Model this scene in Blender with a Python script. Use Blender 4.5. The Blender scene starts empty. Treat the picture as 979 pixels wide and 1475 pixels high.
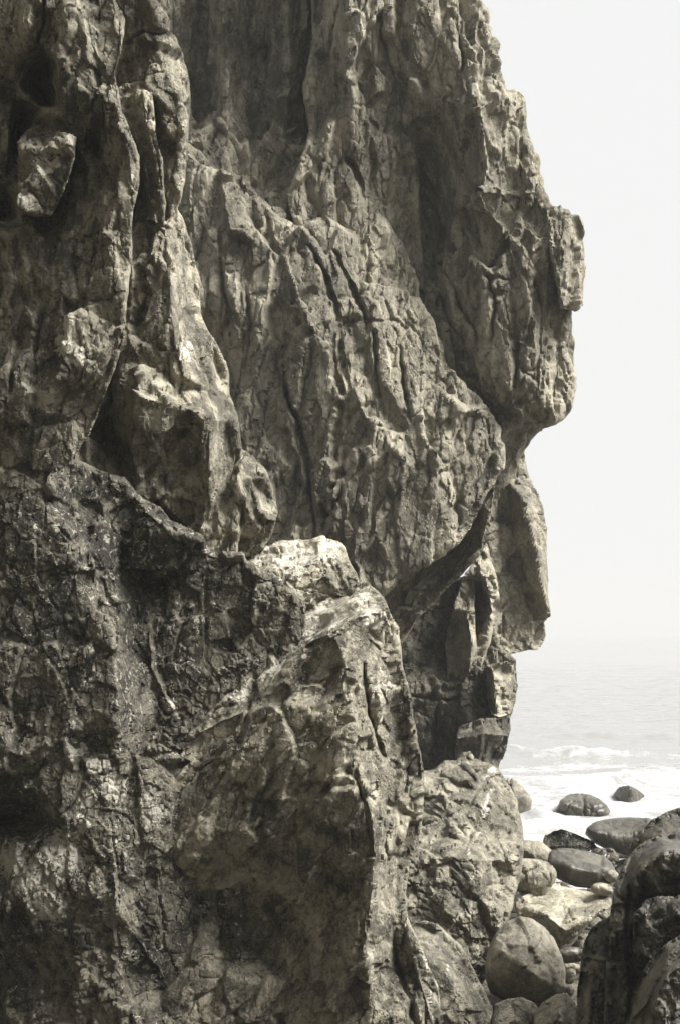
import bpy, math, random
import numpy as np
from mathutils import Vector
from mathutils.geometry import delaunay_2d_cdt

C = bpy.context.scene
COL = C.collection
F, CX, HY, H = 2026.0, 489.5, 912.0, 3.0        # focal length in photo pixels, centre column, horizon row, eye height
PW, PH = 979.0, 1475.0
rng = np.random.default_rng(7)

def at(px, py, d):                               # photo pixel + distance in metres -> world point
    return np.stack([(px - CX) / F * d, d + 0 * px, H + (HY - py) / F * d], -1)

# ------------------------------------------------------------------ noise
def _h(ix, iy, iz, s):
    with np.errstate(over='ignore'):
        h = (ix.astype(np.uint32) * np.uint32(374761393) + iy.astype(np.uint32) * np.uint32(668265263)
             + iz.astype(np.uint32) * np.uint32(2246822519) + np.uint32((s * 3266489917) & 0xffffffff))
        h ^= h >> np.uint32(15); h *= np.uint32(2246822519)
        h ^= h >> np.uint32(13); h *= np.uint32(3266489917)
        h ^= h >> np.uint32(16)
    return h
def _r(h, k=0):
    with np.errstate(over='ignore'):
        g = h * np.uint32(1664525 + 2 * k * 97) + np.uint32(1013904223 + k * 7919)
        g ^= g >> np.uint32(14); g *= np.uint32(2654435761)
    return (g >> np.uint32(8)).astype(np.float32) / np.float32(1 << 24)

def perlin(p, s=0):
    i = np.floor(p).astype(np.int64); f = (p - i).astype(np.float32)
    u = f * f * f * (f * (f * 6 - 15) + 10)
    out = np.zeros(len(p), np.float32)
    for dx in (0, 1):
        wx = u[:, 0] if dx else 1 - u[:, 0]
        for dy in (0, 1):
            wy = u[:, 1] if dy else 1 - u[:, 1]
            for dz in (0, 1):
                wz = u[:, 2] if dz else 1 - u[:, 2]
                h = _h(i[:, 0] + dx, i[:, 1] + dy, i[:, 2] + dz, s)
                g = (_r(h, 0) * 2 - 1) * (f[:, 0] - dx) + (_r(h, 1) * 2 - 1) * (f[:, 1] - dy) + (_r(h, 2) * 2 - 1) * (f[:, 2] - dz)
                out += wx * wy * wz * g
    return out * 1.3

def fbm(p, octv=4, s=0, gain=0.5, ridged=False):
    a, t, o = 1.0, 0.0, np.zeros(len(p), np.float32)
    for k in range(octv):
        v = perlin(p * (2.03 ** k) + 17.3 * k, s + k)
        if ridged: v = 1 - 2.6 * np.abs(v)
        o += a * v; t += a; a *= gain
    return o / t

def blocks(p, s=0):
    """fractured stone: a tilted random plane per cell; returns plane offset, distance to the nearest joint, cell tone"""
    i = np.floor(p).astype(np.int64)
    n = len(p)
    f1 = np.full(n, 9e9, np.float32); f2 = f1.copy()
    val = np.zeros(n, np.float32); tone = np.zeros(n, np.float32)
    for dx in (-1, 0, 1):
        for dy in (-1, 0, 1):
            for dz in (-1, 0, 1):
                c = i + np.array([dx, dy, dz])
                h = _h(c[:, 0], c[:, 1], c[:, 2], s)
                ex = (p[:, 0] - c[:, 0] - _r(h, 0)).astype(np.float32)
                ey = (p[:, 1] - c[:, 1] - _r(h, 1)).astype(np.float32)
                ez = (p[:, 2] - c[:, 2] - _r(h, 2)).astype(np.float32)
                d = ex * ex + ey * ey + ez * ez
                v = (_r(h, 3) - 0.5) * .85 + (_r(h, 4) - .5) * 2.2 * ex + (_r(h, 5) - .5) * 1.0 * ey + (_r(h, 6) - .5) * 1.8 * ez
                m = d < f1
                f2 = np.where(m, f1, np.minimum(f2, d))
                val = np.where(m, v, val); tone = np.where(m, _r(h, 7), tone)
                f1 = np.where(m, d, f1)
    return val, np.sqrt(f2) - np.sqrt(f1), tone

def sstep(a, b, x):
    t = np.clip((x - a) / (b - a), 0, 1); return t * t * (3 - 2 * t)

# ------------------------------------------------------------------ 2-D helpers
def resample(poly, step, closed=True):
    P = np.array(poly, float); Q = np.vstack([P, P[:1]]) if closed else P
    out = []
    for a, b in zip(Q[:-1], Q[1:]):
        n = max(1, int(np.hypot(*(b - a)) / step))
        for k in range(n): out.append(a + (b - a) * k / n)
    if not closed: out.append(Q[-1])
    return np.array(out)

def roughen(poly, step, amp, seed):
    P = resample(poly, step)
    T = np.roll(P, -1, 0) - np.roll(P, 1, 0); T /= np.maximum(np.hypot(T[:, 0], T[:, 1]), 1e-6)[:, None]
    N = np.stack([-T[:, 1], T[:, 0]], -1)
    q = np.stack([P[:, 0] / 26, P[:, 1] / 26, np.full(len(P), seed * 1.7)], -1)
    o = fbm(q, 4, seed, .6)
    return P + N * (o * amp * 2.0)[:, None]

def poly_dist(P, poly):
    """signed distance (inside > 0), nearest boundary point"""
    A = poly; B = np.roll(poly, -1, 0)
    best = np.full(len(P), 9e18); near = np.zeros_like(P); ins = np.zeros(len(P), bool)
    x, y = P[:, 0], P[:, 1]
    for a, b in zip(A, B):
        e = b - a; L = e @ e
        if L < 1e-9: continue
        t = np.clip(((x - a[0]) * e[0] + (y - a[1]) * e[1]) / L, 0, 1)
        qx = a[0] + t * e[0]; qy = a[1] + t * e[1]
        d = (x - qx) ** 2 + (y - qy) ** 2
        m = d < best
        best[m] = d[m]; near[m, 0] = qx[m]; near[m, 1] = qy[m]
        if a[1] != b[1]:
            c = ((a[1] > y) != (b[1] > y)) & (x < (b[0] - a[0]) * (y - a[1]) / (b[1] - a[1]) + a[0])
            ins ^= c
    d = np.sqrt(best)
    return np.where(ins, d, -d), near

def line_dist(P, line):
    """distance to a polyline, signed side (+ = left of travel as seen in the picture), past-the-end distance"""
    L = np.array(line, float)[:, :2]
    best = np.full(len(P), 9e18); side = np.zeros(len(P)); past = np.zeros(len(P)); par = np.zeros(len(P))
    n = len(L) - 1
    for k in range(n):
        a, b = L[k], L[k + 1]; e = b - a; l2 = e @ e; ln = math.sqrt(l2)
        t = ((P[:, 0] - a[0]) * e[0] + (P[:, 1] - a[1]) * e[1]) / l2
        tc = np.clip(t, 0, 1)
        dx = P[:, 0] - a[0] - tc * e[0]; dy = P[:, 1] - a[1] - tc * e[1]
        d = dx * dx + dy * dy
        m = d < best
        best[m] = d[m]
        cr = (e[0] * (P[:, 1] - a[1]) - e[1] * (P[:, 0] - a[0])) / ln
        side[m] = -cr[m]
        po = np.maximum(0, -t) * ln if k == 0 else np.zeros(len(P))
        if k == n - 1: po = np.maximum(po, np.maximum(0, t - 1) * ln)
        past[m] = po[m]; par[m] = ((k + tc) / n)[m]
    return np.sqrt(best), side, past, par

def facet_depth(GX, GY, ctrl, bbox):
    """depth sheet: authored ridge lines and points joined by flat facets"""
    V, D, E = [], [], []
    for ln in ctrl:
        pts = ln if isinstance(ln, list) else [ln]
        for k, (x, y, d) in enumerate(pts):
            if k: E.append((len(V) - 1, len(V)))
            V.append(Vector((x, y))); D.append(d)
    x0, y0, x1, y1 = bbox; m = 60
    K = np.array([[v.x, v.y] for v in V]); KD = np.array(D)
    def idw(x, y):
        w = 1 / ((K[:, 0] - x) ** 2 + (K[:, 1] - y) ** 2 + 25) ** 2
        return float((w * KD).sum() / w.sum())
    for x in np.linspace(x0 - m, x1 + m, 4):
        for y in np.linspace(y0 - m, y1 + m, 4):
            if x in (x0 - m, x1 + m) or y in (y0 - m, y1 + m):
                V.append(Vector((x, y))); D.append(idw(x, y))
    vs, es, fs, ov, oe, of = delaunay_2d_cdt(V, E, [], 0, 1e-4)
    dep = [D[o[0]] if o else idw(v.x, v.y) for v, o in zip(vs, ov)]
    xs, ys = GX[0], GY[:, 0]
    out = np.zeros_like(GX)
    for f in fs:
        a, b, c = f[0], f[1], f[2]
        A, B, Cc = vs[a], vs[b], vs[c]
        i0 = np.searchsorted(xs, min(A.x, B.x, Cc.x)); i1 = np.searchsorted(xs, max(A.x, B.x, Cc.x), 'right')
        j0 = np.searchsorted(ys, min(A.y, B.y, Cc.y)); j1 = np.searchsorted(ys, max(A.y, B.y, Cc.y), 'right')
        if i0 >= i1 or j0 >= j1: continue
        X = GX[j0:j1, i0:i1]; Y = GY[j0:j1, i0:i1]
        det = (B.y - Cc.y) * (A.x - Cc.x) + (Cc.x - B.x) * (A.y - Cc.y)
        if abs(det) < 1e-9: continue
        wa = ((B.y - Cc.y) * (X - Cc.x) + (Cc.x - B.x) * (Y - Cc.y)) / det
        wb = ((Cc.y - A.y) * (X - Cc.x) + (A.x - Cc.x) * (Y - Cc.y)) / det
        wc = 1 - wa - wb
        ok = (wa >= -1e-6) & (wb >= -1e-6) & (wc >= -1e-6)
        out[j0:j1, i0:i1][ok] = (wa * dep[a] + wb * dep[b] + wc * dep[c])[ok]
    return out

def blur(A, n):
    for _ in range(n):
        P = np.pad(A, 1, mode='edge')
        A = (P[:-2, 1:-1] + P[2:, 1:-1] + P[1:-1, :-2] + P[1:-1, 2:] + 2 * P[1:-1, 1:-1]) / 6
    return A

def vnormals(co, quads, tris=None):
    N = np.zeros_like(co)
    a, b, c, d = (co[quads[:, k]] for k in range(4))
    n = np.cross(c - a, d - b)
    for k in range(4):
        for ax in range(3):
            N[:, ax] += np.bincount(quads[:, k], n[:, ax], len(co))
    l = np.linalg.norm(N, axis=1); l[l == 0] = 1
    return N / l[:, None]

def link_mesh(name, co, quads, tris, mat, parent=None, attrs=None, smooth=True, sharp=0):
    me = bpy.data.meshes.new(name)
    nl = len(quads) * 4 + len(tris) * 3
    me.vertices.add(len(co)); me.vertices.foreach_set('co', np.asarray(co, np.float32).ravel())
    me.loops.add(nl); me.polygons.add(len(quads) + len(tris))
    li = np.concatenate([np.asarray(quads).ravel(), np.asarray(tris).ravel()]).astype(np.int32)
    me.loops.foreach_set('vertex_index', li)
    st = np.concatenate([np.arange(len(quads)) * 4, len(quads) * 4 + np.arange(len(tris)) * 3]).astype(np.int32)
    me.polygons.foreach_set('loop_start', st)
    me.update(calc_edges=True); me.validate()
    if smooth: me.polygons.foreach_set('use_smooth', np.ones(len(me.polygons), bool))
    for k, v in (attrs or {}).items():
        at_ = me.attributes.new(k, 'FLOAT', 'POINT'); at_.data.foreach_set('value', np.asarray(v, np.float32))
    if smooth and sharp: me.set_sharp_from_angle(angle=math.radians(sharp))
    me.materials.append(mat)
    o = bpy.data.objects.new(name, me); COL.objects.link(o)
    if parent:
        o.parent = parent
        o.matrix_parent_inverse = parent.matrix_basis.inverted()
    return o

def thing(name, label, cat, loc, group=None):
    o = bpy.data.objects.new(name, None); COL.objects.link(o)
    o.location = [float(v) for v in loc]; o['label'] = label; o['category'] = cat
    if group: o['group'] = group
    return o
def tag(o, label=None, cat=None, group=None, kind=None):
    if label: o['label'] = label
    if cat: o['category'] = cat
    if group: o['group'] = group
    if kind: o['kind'] = kind
    return o

# noise recipes, all in photo pixels: blocks = (size, stretch along the bedding, height, joint depth), lumps = (size, height)
CLIFF = dict(blocks=[(110, 2.0, 13, 2), (52, 3.0, 10, 3), (25, 2.8, 8.5, 2.4), (12, 2.2, 3.2, 1.2)], lumps=[(80, 5), (14, .8)], ridges=[])
NEAR = dict(blocks=[(95, 2.0, 13, 2), (46, 2.4, 11, 2.4), (22, 2.2, 6.5, 1.8), (11, 1.9, 2.2, .9)], lumps=[(90, 7), (30, 1.6)], ridges=[])
FRACT = dict(blocks=[(75, 1.4, 12, 3), (34, 1.3, 6.5, 2.4), (15, 1.3, 3.6, 1.4), (7, 1.2, 1.6, .5)], lumps=[(60, 4), (20, 1.6)], ridges=[])
WORN = dict(blocks=[(45, 1.6, 7, 3), (20, 1.4, 3.6, 1.8), (9, 1.3, 1.5, .6)], lumps=[(50, 6), (16, 2.2), (6, 1)], ridges=[])
DARK = dict(blocks=[(62, 1.8, 9, 3), (27, 1.6, 5.5, 2.2), (12, 1.4, 2.8, 1)], lumps=[(60, 5), (16, 2), (6, 1)], ridges=[])
SMOOTH = dict(blocks=[(50, 1.2, 4, 0), (22, 1.2, 1.2, 0)], lumps=[(60, 5), (22, 1.6), (9, .6), (4, .35)], ridges=[])

def rock(name, outline, ctrl, mat, parent=None, R=16, k=1.0, T=1.0, feats=(), noise=CLIFF, cell=1.7, jit=2.0, tilt=0.0,
         pale=(), vein=(), inset=.15, seed=None, soft=2, amp=1.0, dd=0.0, lean=None):
    s = seed or 11 + (int(outline[0][0] * 7 + outline[0][1] * 13 + len(outline) * 31) % 500)
    if noise is SMOOTH: soft = 16
    poly = roughen(outline, 5.0 if jit else 3.0, jit, s) if jit else resample(outline, 4)
    x0, y0 = poly.min(0) - 2 * cell; x1, y1 = poly.max(0) + 2 * cell
    xs = np.arange(x0, x1, cell); ys = np.arange(y0, y1, cell)
    GX, GY = np.meshgrid(xs, ys)
    D = dd + blur(facet_depth(GX, GY, ctrl, (x0, y0, x1, y1)), soft)
    if lean: D = D + lean[0] * (GX - lean[1]) * D / F
    P = np.stack([GX.ravel(), GY.ravel()], -1); D = D.ravel()
    sd, near = poly_dist(P, poly)
    keep = sd > -cell * .75
    sn = keep & (sd < cell * .45)
    P[sn] = near[sn]
    sdc = np.maximum(sd, 0); sdc[sn] = 0
    d0 = float(np.median(D[keep])); m = d0 / F           # metres per photo pixel here
    wp = np.stack([P[:, 0], P[:, 1], np.full(len(P), s * 3.1)], -1)
    PW_ = P + np.stack([3.0 * fbm(wp / 17, 3, s + 21, .6), 3.0 * fbm(wp / 17 + 40, 3, s + 22, .6)], -1) * 1.6 if feats else P
    for ft in feats:
        kind, ln = ft[0], ft[1]
        dist, side, past, par = line_dist(PW_, ln)
        if kind == 'crack':
            w, dep = ft[2], ft[3]
            wob = 1 + .6 * perlin(np.stack([P[:, 0] / 14, P[:, 1] / 14, np.full(len(P), s * .7)], -1), s)
            tp = .35 + .65 * np.sqrt(np.clip(np.sin(np.pi * np.clip(par, .02, .98)), 0, 1))
            D = D + .75 * dep * tp * np.exp(-(dist / np.maximum(0.55 * w * wob * tp, .9)) ** 1.6) * np.exp(-past / 4)
        elif kind == 'step':                              # ground left of the line stands proud
            h, reach = ft[2], ft[3]
            D = D - .6 * h * sstep(-2.5, 2.5, side) * np.exp(-np.maximum(side, 0) / reach) * np.exp(-past / 12) * (dist < reach * 4)
        elif kind == 'bump':
            r, h = ft[2], ft[3]
            D = D - h * np.maximum(0, 1 - (dist / r) ** 2) ** 1.0
    t = np.clip(sdc / R, 0, 1)
    D = D + k * R * m * (1 - np.sqrt(np.maximum(0, 1 - (1 - t) ** 2)))
    idx = -np.ones(len(P), int); idx[keep] = np.arange(keep.sum())
    n1 = len(xs); gi = np.arange(len(P)).reshape(GX.shape)
    q = np.stack([gi[:-1, :-1].ravel(), gi[1:, :-1].ravel(), gi[1:, 1:].ravel(), gi[:-1, 1:].ravel()], -1)
    q = idx[q]; q = q[(q >= 0).all(1)]
    P = P[keep]; D = D[keep]
    used = np.zeros(len(P), bool); used[q.ravel()] = True
    re = np.cumsum(used) - 1; q = re[q]; P = P[used]; D = D[used]
    # boundary loop(s), carried back into a closed body
    e = np.concatenate([q[:, [0, 1]], q[:, [1, 2]], q[:, [2, 3]], q[:, [3, 0]]])
    key = e[:, 0] * len(P) + e[:, 1]; rev = e[:, 1] * len(P) + e[:, 0]
    be = e[~np.isin(key, rev)]
    bv = np.unique(be); loc = -np.ones(len(P), int); loc[bv] = np.arange(len(bv))
    nb = len(bv); cen = (poly.min(0) + poly.max(0)) / 2; cen = P.mean(0)
    L = 12; VP = [P]; VD = [D]; Q = [q]; prev = bv
    for j in range(1, L + 1):
        u = (j / L) ** 1.6
        pp = P[bv] + (cen - P[bv]) * inset * (1 - math.sqrt(max(0, 1 - u * u)))
        dd = D[bv] * (1 - u) + (D[bv] * .3 + D[bv].mean() * .7) * u + T * u
        pp = pp + (cen - pp) * .02 * min(1, u * 4)
        ids = len(P) + (j - 1) * nb + np.arange(nb)
        a, b = loc[be[:, 0]], loc[be[:, 1]]
        pa = prev if j > 1 else bv
        Q.append(np.stack([pa[b], pa[a], ids[a], ids[b]], -1))
        VP.append(pp); VD.append(dd); prev = ids
    P2 = np.vstack(VP); D2 = np.concatenate(VD); Q = np.vstack(Q)
    co = at(P2[:, 0], P2[:, 1], D2)
    ctr = co[prev].mean(0); co = np.vstack([co, ctr[None]])
    a, b = loc[be[:, 0]], loc[be[:, 1]]
    tri = np.stack([prev[b], prev[a], np.full(len(be), len(co) - 1)], -1)
    Q = Q[:, ::-1]; tri = tri[:, ::-1]
    # ---- stone relief, in pixels of this distance
    N = vnormals(co, Q)
    if N[:len(P), 1].mean() > 0: Q = Q[:, ::-1]; tri = tri[:, ::-1]; N = -N
    g = co / m + np.array([s * 313.0, 0, s * 71.0])
    ct, sn_ = math.cos(tilt), math.sin(tilt)
    g = np.stack([g[:, 0] * ct + g[:, 2] * sn_, g[:, 1], -g[:, 0] * sn_ + g[:, 2] * ct], -1)
    w = np.stack([fbm(g / 40, 3, s + 50), fbm(g / 40, 3, s + 60), fbm(g / 40, 3, s + 70)], -1)
    w2 = np.stack([fbm(g / 9, 2, s + 51), fbm(g / 9, 2, s + 61), fbm(g / 9, 2, s + 71)], -1)
    off = np.zeros(len(co), np.float32); tone = np.zeros(len(co), np.float32)
    big = None; calm = perlin(g / 55, s + 33)
    for (sz, an, h, cr) in noise['blocks']:
        v, ed, tn = blocks((g + w * sz * .16 + w2 * 2.2) / np.array([sz, sz, sz * an]), s + int(sz))
        gate = sstep(-.35, .25, perlin(g / (sz * 3), s + 5))
        fine = 1.0
        if sz < 26 and big is not None: fine = np.clip(.4 + .9 * big + .6 * calm, .45, 1.25)
        if sz < 26: fine = fine * (.15 + .85 * sstep(.12, .5, np.abs(N[:, 1])))
        if big is None: big = tn
        off += fine * h * v - fine * cr * np.exp(-(ed * sz / max(1.6, .05 * sz)) ** 2) * (.25 + .75 * gate)
        tone += (tn - .5) * .5
    for (sz, h) in noise['lumps']:
        v = fbm(g / np.array([sz, sz, sz * 1.4]), 3, s + 90 + int(sz), .55)
        off += h * v
    for (sz, an, h) in noise['ridges']:
        off += h * fbm((g + w * sz * .3) / np.array([sz, sz, sz * an]), 3, s + 190 + int(sz), .5, True)
    front = np.clip(-N[:, 1], 0, 1)
    dirv = N * .5; dirv[:, 1] -= .5 if noise is not SMOOTH else 0
    wt = np.where(np.arange(len(co)) < len(P), .18 + .82 * sstep(.2, .75, front + .5 * np.abs(N[:, 2])), .2)
    co = co + dirv * (off * m * amp * wt * (1.25 if noise is not SMOOTH else 2))[:, None]
    # ease the teeth out of strongly stretched faces (fallen edges, undersides)
    nf = len(P)
    ed_ = np.concatenate([q[:, [0, 1]], q[:, [1, 2]], q[:, [2, 3]], q[:, [3, 0]]])
    ea, eb = ed_[:, 0], ed_[:, 1]
    ln_ = np.linalg.norm(co[ea] - co[eb], axis=1) / (cell * m)
    mx_ = np.zeros(nf); np.maximum.at(mx_, ea, ln_); np.maximum.at(mx_, eb, ln_)
    cnt = np.bincount(ea, minlength=nf) + np.bincount(eb, minlength=nf); cnt = np.maximum(cnt, 1)
    wr = sstep(2.8, 6.5, mx_)
    for _ in range(1):
        nbw = (np.bincount(ea, wr[eb], nf) + np.bincount(eb, wr[ea], nf)) / cnt
        wr = np.maximum(wr, nbw)
    wr = (.7 * wr)[:, None]
    for _ in range(4):
        av = np.stack([np.bincount(ea, co[eb, ax], nf) + np.bincount(eb, co[ea, ax], nf) for ax in range(3)], -1) / cnt[:, None]
        co[:nf] += (av - co[:nf]) * wr
    # ---- lichen and vein masks; they also paint sunlit tops and a glint
    pv = np.zeros(len(co)); vv = np.zeros(len(co))
    PP = np.vstack([P2, [cen]])
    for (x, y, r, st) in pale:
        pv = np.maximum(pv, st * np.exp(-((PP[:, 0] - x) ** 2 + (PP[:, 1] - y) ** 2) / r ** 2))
    for (ln, wd) in vein:
        dist, side, past, par = line_dist(PP, ln)
        wob = fbm(np.stack([PP[:, 0] / 16, PP[:, 1] / 16, np.full(len(PP), s + .5)], -1), 3, s + 3)
        brk = sstep(-.45, .1, fbm(np.stack([PP[:, 0] / 22, PP[:, 1] / 22, np.full(len(PP), s + 9.5)], -1), 2, s + 4))
        wv_ = wd * (.35 + .9 * sstep(-.5, .6, fbm(np.stack([PP[:, 0] / 12, PP[:, 1] / 12, np.full(len(PP), s + 2.5)], -1), 2, s + 6)))
        dist2 = line_dist(PP + np.stack([wob, np.roll(wob, 7)], -1) * 9, ln)[0]
        vv = np.maximum(vv, np.exp(-(dist2 / wv_) ** 2) * np.exp(-past / 5) * (.25 + .75 * brk))
    vv[len(P):] = 0; pv[len(P):] = 0
    return link_mesh(name, co, Q, tri, mat, parent, dict(tone=tone, pale=pv, vein=vv), sharp=0 if noise is SMOOTH else 26)

# ------------------------------------------------------------------ materials
def nt(mat):
    mat.use_nodes = True; t = mat.node_tree; t.nodes.clear(); return t
def node(t, typ, **kw):
    n = t.nodes.new(typ)
    for k, v in kw.items():
        if k in n.inputs.keys() if hasattr(n, 'inputs') else False: n.inputs[k].default_value = v
        else: setattr(n, k, v)
    return n
def math_(t, op, a, b=None, c=None, clamp=False):
    n = t.nodes.new('ShaderNodeMath'); n.operation = op; n.use_clamp = clamp
    for i, v in enumerate((a, b, c)):
        if v is None: continue
        if isinstance(v, (int, float)): n.inputs[i].default_value = v
        else: t.links.new(v, n.inputs[i])
    return n.outputs[0]
def mrange(t, v, a, b, c=0.0, d=1.0, smooth=True):
    n = t.nodes.new('ShaderNodeMapRange'); n.interpolation_type = 'SMOOTHSTEP' if smooth else 'LINEAR'
    t.links.new(v, n.inputs[0])
    for i, x in enumerate((a, b, c, d)): n.inputs[i + 1].default_value = x
    return n.outputs[0]
def mixc(t, f, a, b):
    n = t.nodes.new('ShaderNodeMix'); n.data_type = 'RGBA'
    for i, v in ((0, f), (6, a), (7, b)):
        if isinstance(v, (int, float)): n.inputs[i].default_value = v
        elif isinstance(v, tuple): n.inputs[i].default_value = (*v, 1)
        else: t.links.new(v, n.inputs[i])
    return n.outputs[2]
def noise_(t, co, scale, detail=6, rough=.6, dist=0.0):
    n = t.nodes.new('ShaderNodeTexNoise'); t.links.new(co, n.inputs['Vector'])
    n.inputs['Scale'].default_value = scale; n.inputs['Detail'].default_value = detail
    n.inputs['Roughness'].default_value = rough; n.inputs['Distortion'].default_value = dist
    return n.outputs[0]
def attr(t, name):
    n = t.nodes.new('ShaderNodeAttribute'); n.attribute_name = name; return n.outputs['Fac']

SEPIA = (1.0, .92, .70)
def tint(v, k=1.0): return tuple(v * (1 + (c - 1) * k) for c in SEPIA)

def stone(name, lo, hi, pale=.45, lich=.08, u=1.0, bump=1.0, rough=.85, stretch=1.0, tilt=0.0, coat=0.0, fine=1.0, facet=1.0):
    """weathered stone; u scales the pattern (1 = rock about eight metres away), lich = overall share of pale crust"""
    m = bpy.data.materials.new(name); t = nt(m)
    tc = t.nodes.new('ShaderNodeTexCoord')
    mp = t.nodes.new('ShaderNodeMapping'); t.links.new(tc.outputs['Object'], mp.inputs[0])
    mp.inputs['Rotation'].default_value = (0, tilt, 0); mp.inputs['Scale'].default_value = (1, 1, 1 / stretch)
    co = mp.outputs[0]
    big = noise_(t, co, 2.2 * u, 5, .6, .3)
    mid = noise_(t, co, 11 * u, 7, .68, .4)
    fin = noise_(t, co, 70 * u, 4, .7)
    fz = t.nodes.new('ShaderNodeMapping'); t.links.new(tc.outputs['Object'], fz.inputs[0])
    fz.inputs['Rotation'].default_value = (.15, tilt - .1, .2); fz.inputs['Scale'].default_value = (1, 1, .55)
    wn = t.nodes.new('ShaderNodeTexNoise'); t.links.new(tc.outputs['Object'], wn.inputs['Vector']); wn.inputs['Scale'].default_value = 14 * u; wn.inputs['Detail'].default_value = 4
    ws = t.nodes.new('ShaderNodeVectorMath'); ws.operation = 'MULTIPLY_ADD'; t.links.new(wn.outputs['Color'], ws.inputs[0])
    ws.inputs[1].default_value = (.045 / u,) * 3; t.links.new(fz.outputs[0], ws.inputs[2])
    fh = None; ft_ = None
    for fs, fk in ((5.5, .50), (13, .55), (30, .5)):
        fv = t.nodes.new('ShaderNodeTexVoronoi'); fv.feature = 'F1'; fv.inputs['Scale'].default_value = fs * u
        t.links.new(ws.outputs[0], fv.inputs['Vector'])
        dl = t.nodes.new('ShaderNodeVectorMath'); dl.operation = 'SUBTRACT'; t.links.new(ws.outputs[0], dl.inputs[0]); t.links.new(fv.outputs['Position'], dl.inputs[1])
        cc = t.nodes.new('ShaderNodeVectorMath'); cc.operation = 'SUBTRACT'; t.links.new(fv.outputs['Color'], cc.inputs[0]); cc.inputs[1].default_value = (.5, .5, .5)
        dp = t.nodes.new('ShaderNodeVectorMath'); dp.operation = 'DOT_PRODUCT'; t.links.new(dl.outputs[0], dp.inputs[0]); t.links.new(cc.outputs[0], dp.inputs[1])
        hh = math_(t, 'MULTIPLY', dp.outputs['Value'], 2 * fk * facet)
        fh = hh if fh is None else math_(t, 'ADD', fh, hh)
        sx = t.nodes.new('ShaderNodeSeparateXYZ'); t.links.new(cc.outputs[0], sx.inputs[0])
        ft_ = sx.outputs[0] if ft_ is None else math_(t, 'ADD', ft_, sx.outputs[0])
    v = math_(t, 'ADD', math_(t, 'MULTIPLY', big, .45), math_(t, 'MULTIPLY', mid, .55))
    v = math_(t, 'ADD', v, math_(t, 'MULTIPLY', attr(t, 'tone'), .22))
    v = math_(t, 'ADD', v, math_(t, 'MULTIPLY', math_(t, 'SUBTRACT', fin, .5), .55))
    v = math_(t, 'ADD', v, math_(t, 'MULTIPLY', ft_, .085 * facet))
    v = mrange(t, v, .38, .63, smooth=False)
    col = mixc(t, v, tint(lo), tint(hi))
    sp = mrange(t, noise_(t, co, 34 * u, 5, .7, .3), .56, .66)
    col = mixc(t, math_(t, 'MULTIPLY', sp, .6), col, tint(lo * .45))
    # pale crust in ragged spots
    ln = noise_(t, co, 26 * u, 6, .72, .6)
    lb = noise_(t, co, 4.5 * u, 3, .5)
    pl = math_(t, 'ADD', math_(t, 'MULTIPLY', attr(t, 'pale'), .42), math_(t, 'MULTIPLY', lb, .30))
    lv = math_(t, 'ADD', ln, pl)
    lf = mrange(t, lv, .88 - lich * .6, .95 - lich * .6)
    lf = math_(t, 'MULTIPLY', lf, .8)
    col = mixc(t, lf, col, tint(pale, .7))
    vf = mrange(t, math_(t, 'ADD', attr(t, 'vein'), math_(t, 'MULTIPLY', math_(t, 'SUBTRACT', fin, .5), .8)), .25, .5)
    col = mixc(t, math_(t, 'MULTIPLY', vf, math_(t, 'MULTIPLY', mrange(t, ln, .38, .6), .8)), col, tint(.55, .6))
    b = t.nodes.new('ShaderNodeBsdfPrincipled'); o = t.nodes.new('ShaderNodeOutputMaterial')
    t.links.new(b.outputs[0], o.inputs[0]); t.links.new(col, b.inputs['Base Color'])
    b.inputs['Roughness'].default_value = rough
    b.inputs['Specular IOR Level'].default_value = .3
    if coat:
        b.inputs['Coat Weight'].default_value = coat; b.inputs['Coat Roughness'].default_value = .35
    # grain
    m2 = t.nodes.new('ShaderNodeMapping'); t.links.new(tc.outputs['Object'], m2.inputs[0])
    m2.inputs['Rotation'].default_value = (0, tilt - .12, 0); m2.inputs['Scale'].default_value = (1, 1, .38)      # cleavage runs steeply
    g1 = noise_(t, m2.outputs[0], 42 * u, 9, .74, .35)
    vo = t.nodes.new('ShaderNodeTexVoronoi'); vo.feature = 'DISTANCE_TO_EDGE'; vo.inputs['Scale'].default_value = 13 * u
    wv = t.nodes.new('ShaderNodeVectorMath'); wv.operation = 'ADD'
    nz = t.nodes.new('ShaderNodeTexNoise'); t.links.new(co, nz.inputs['Vector']); nz.inputs['Scale'].default_value = 9 * u
    sc = t.nodes.new('ShaderNodeVectorMath'); sc.operation = 'SCALE'; t.links.new(nz.outputs['Color'], sc.inputs[0]); sc.inputs['Scale'].default_value = .12 / u
    t.links.new(co, wv.inputs[0]); t.links.new(sc.outputs[0], wv.inputs[1]); t.links.new(wv.outputs[0], vo.inputs['Vector'])
    ck = mrange(t, vo.outputs[0], 0, .07)
    ck = math_(t, 'MULTIPLY', ck, mrange(t, lb, .45, .62))
    hgt = math_(t, 'ADD', math_(t, 'MULTIPLY', g1, 1.0 * fine), math_(t, 'MULTIPLY', ck, .22 * fine))
    hgt = math_(t, 'ADD', hgt, math_(t, 'MULTIPLY', fin, .18 * fine))
    for sc_, am in ((20, .2), (47, .12)):
        v1 = t.nodes.new('ShaderNodeTexVoronoi'); v1.feature = 'F1'; v1.inputs['Scale'].default_value = sc_ * u
        t.links.new(wv.outputs[0], v1.inputs['Vector'])
        hgt = math_(t, 'ADD', hgt, math_(t, 'MULTIPLY', v1.outputs['Distance'], am * fine))
    bp = t.nodes.new('ShaderNodeBump'); t.links.new(mrange(t, lb, .35, .65, .55, 1.0), bp.inputs['Strength'])
    bp.inputs['Distance'].default_value = 1.0
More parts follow.
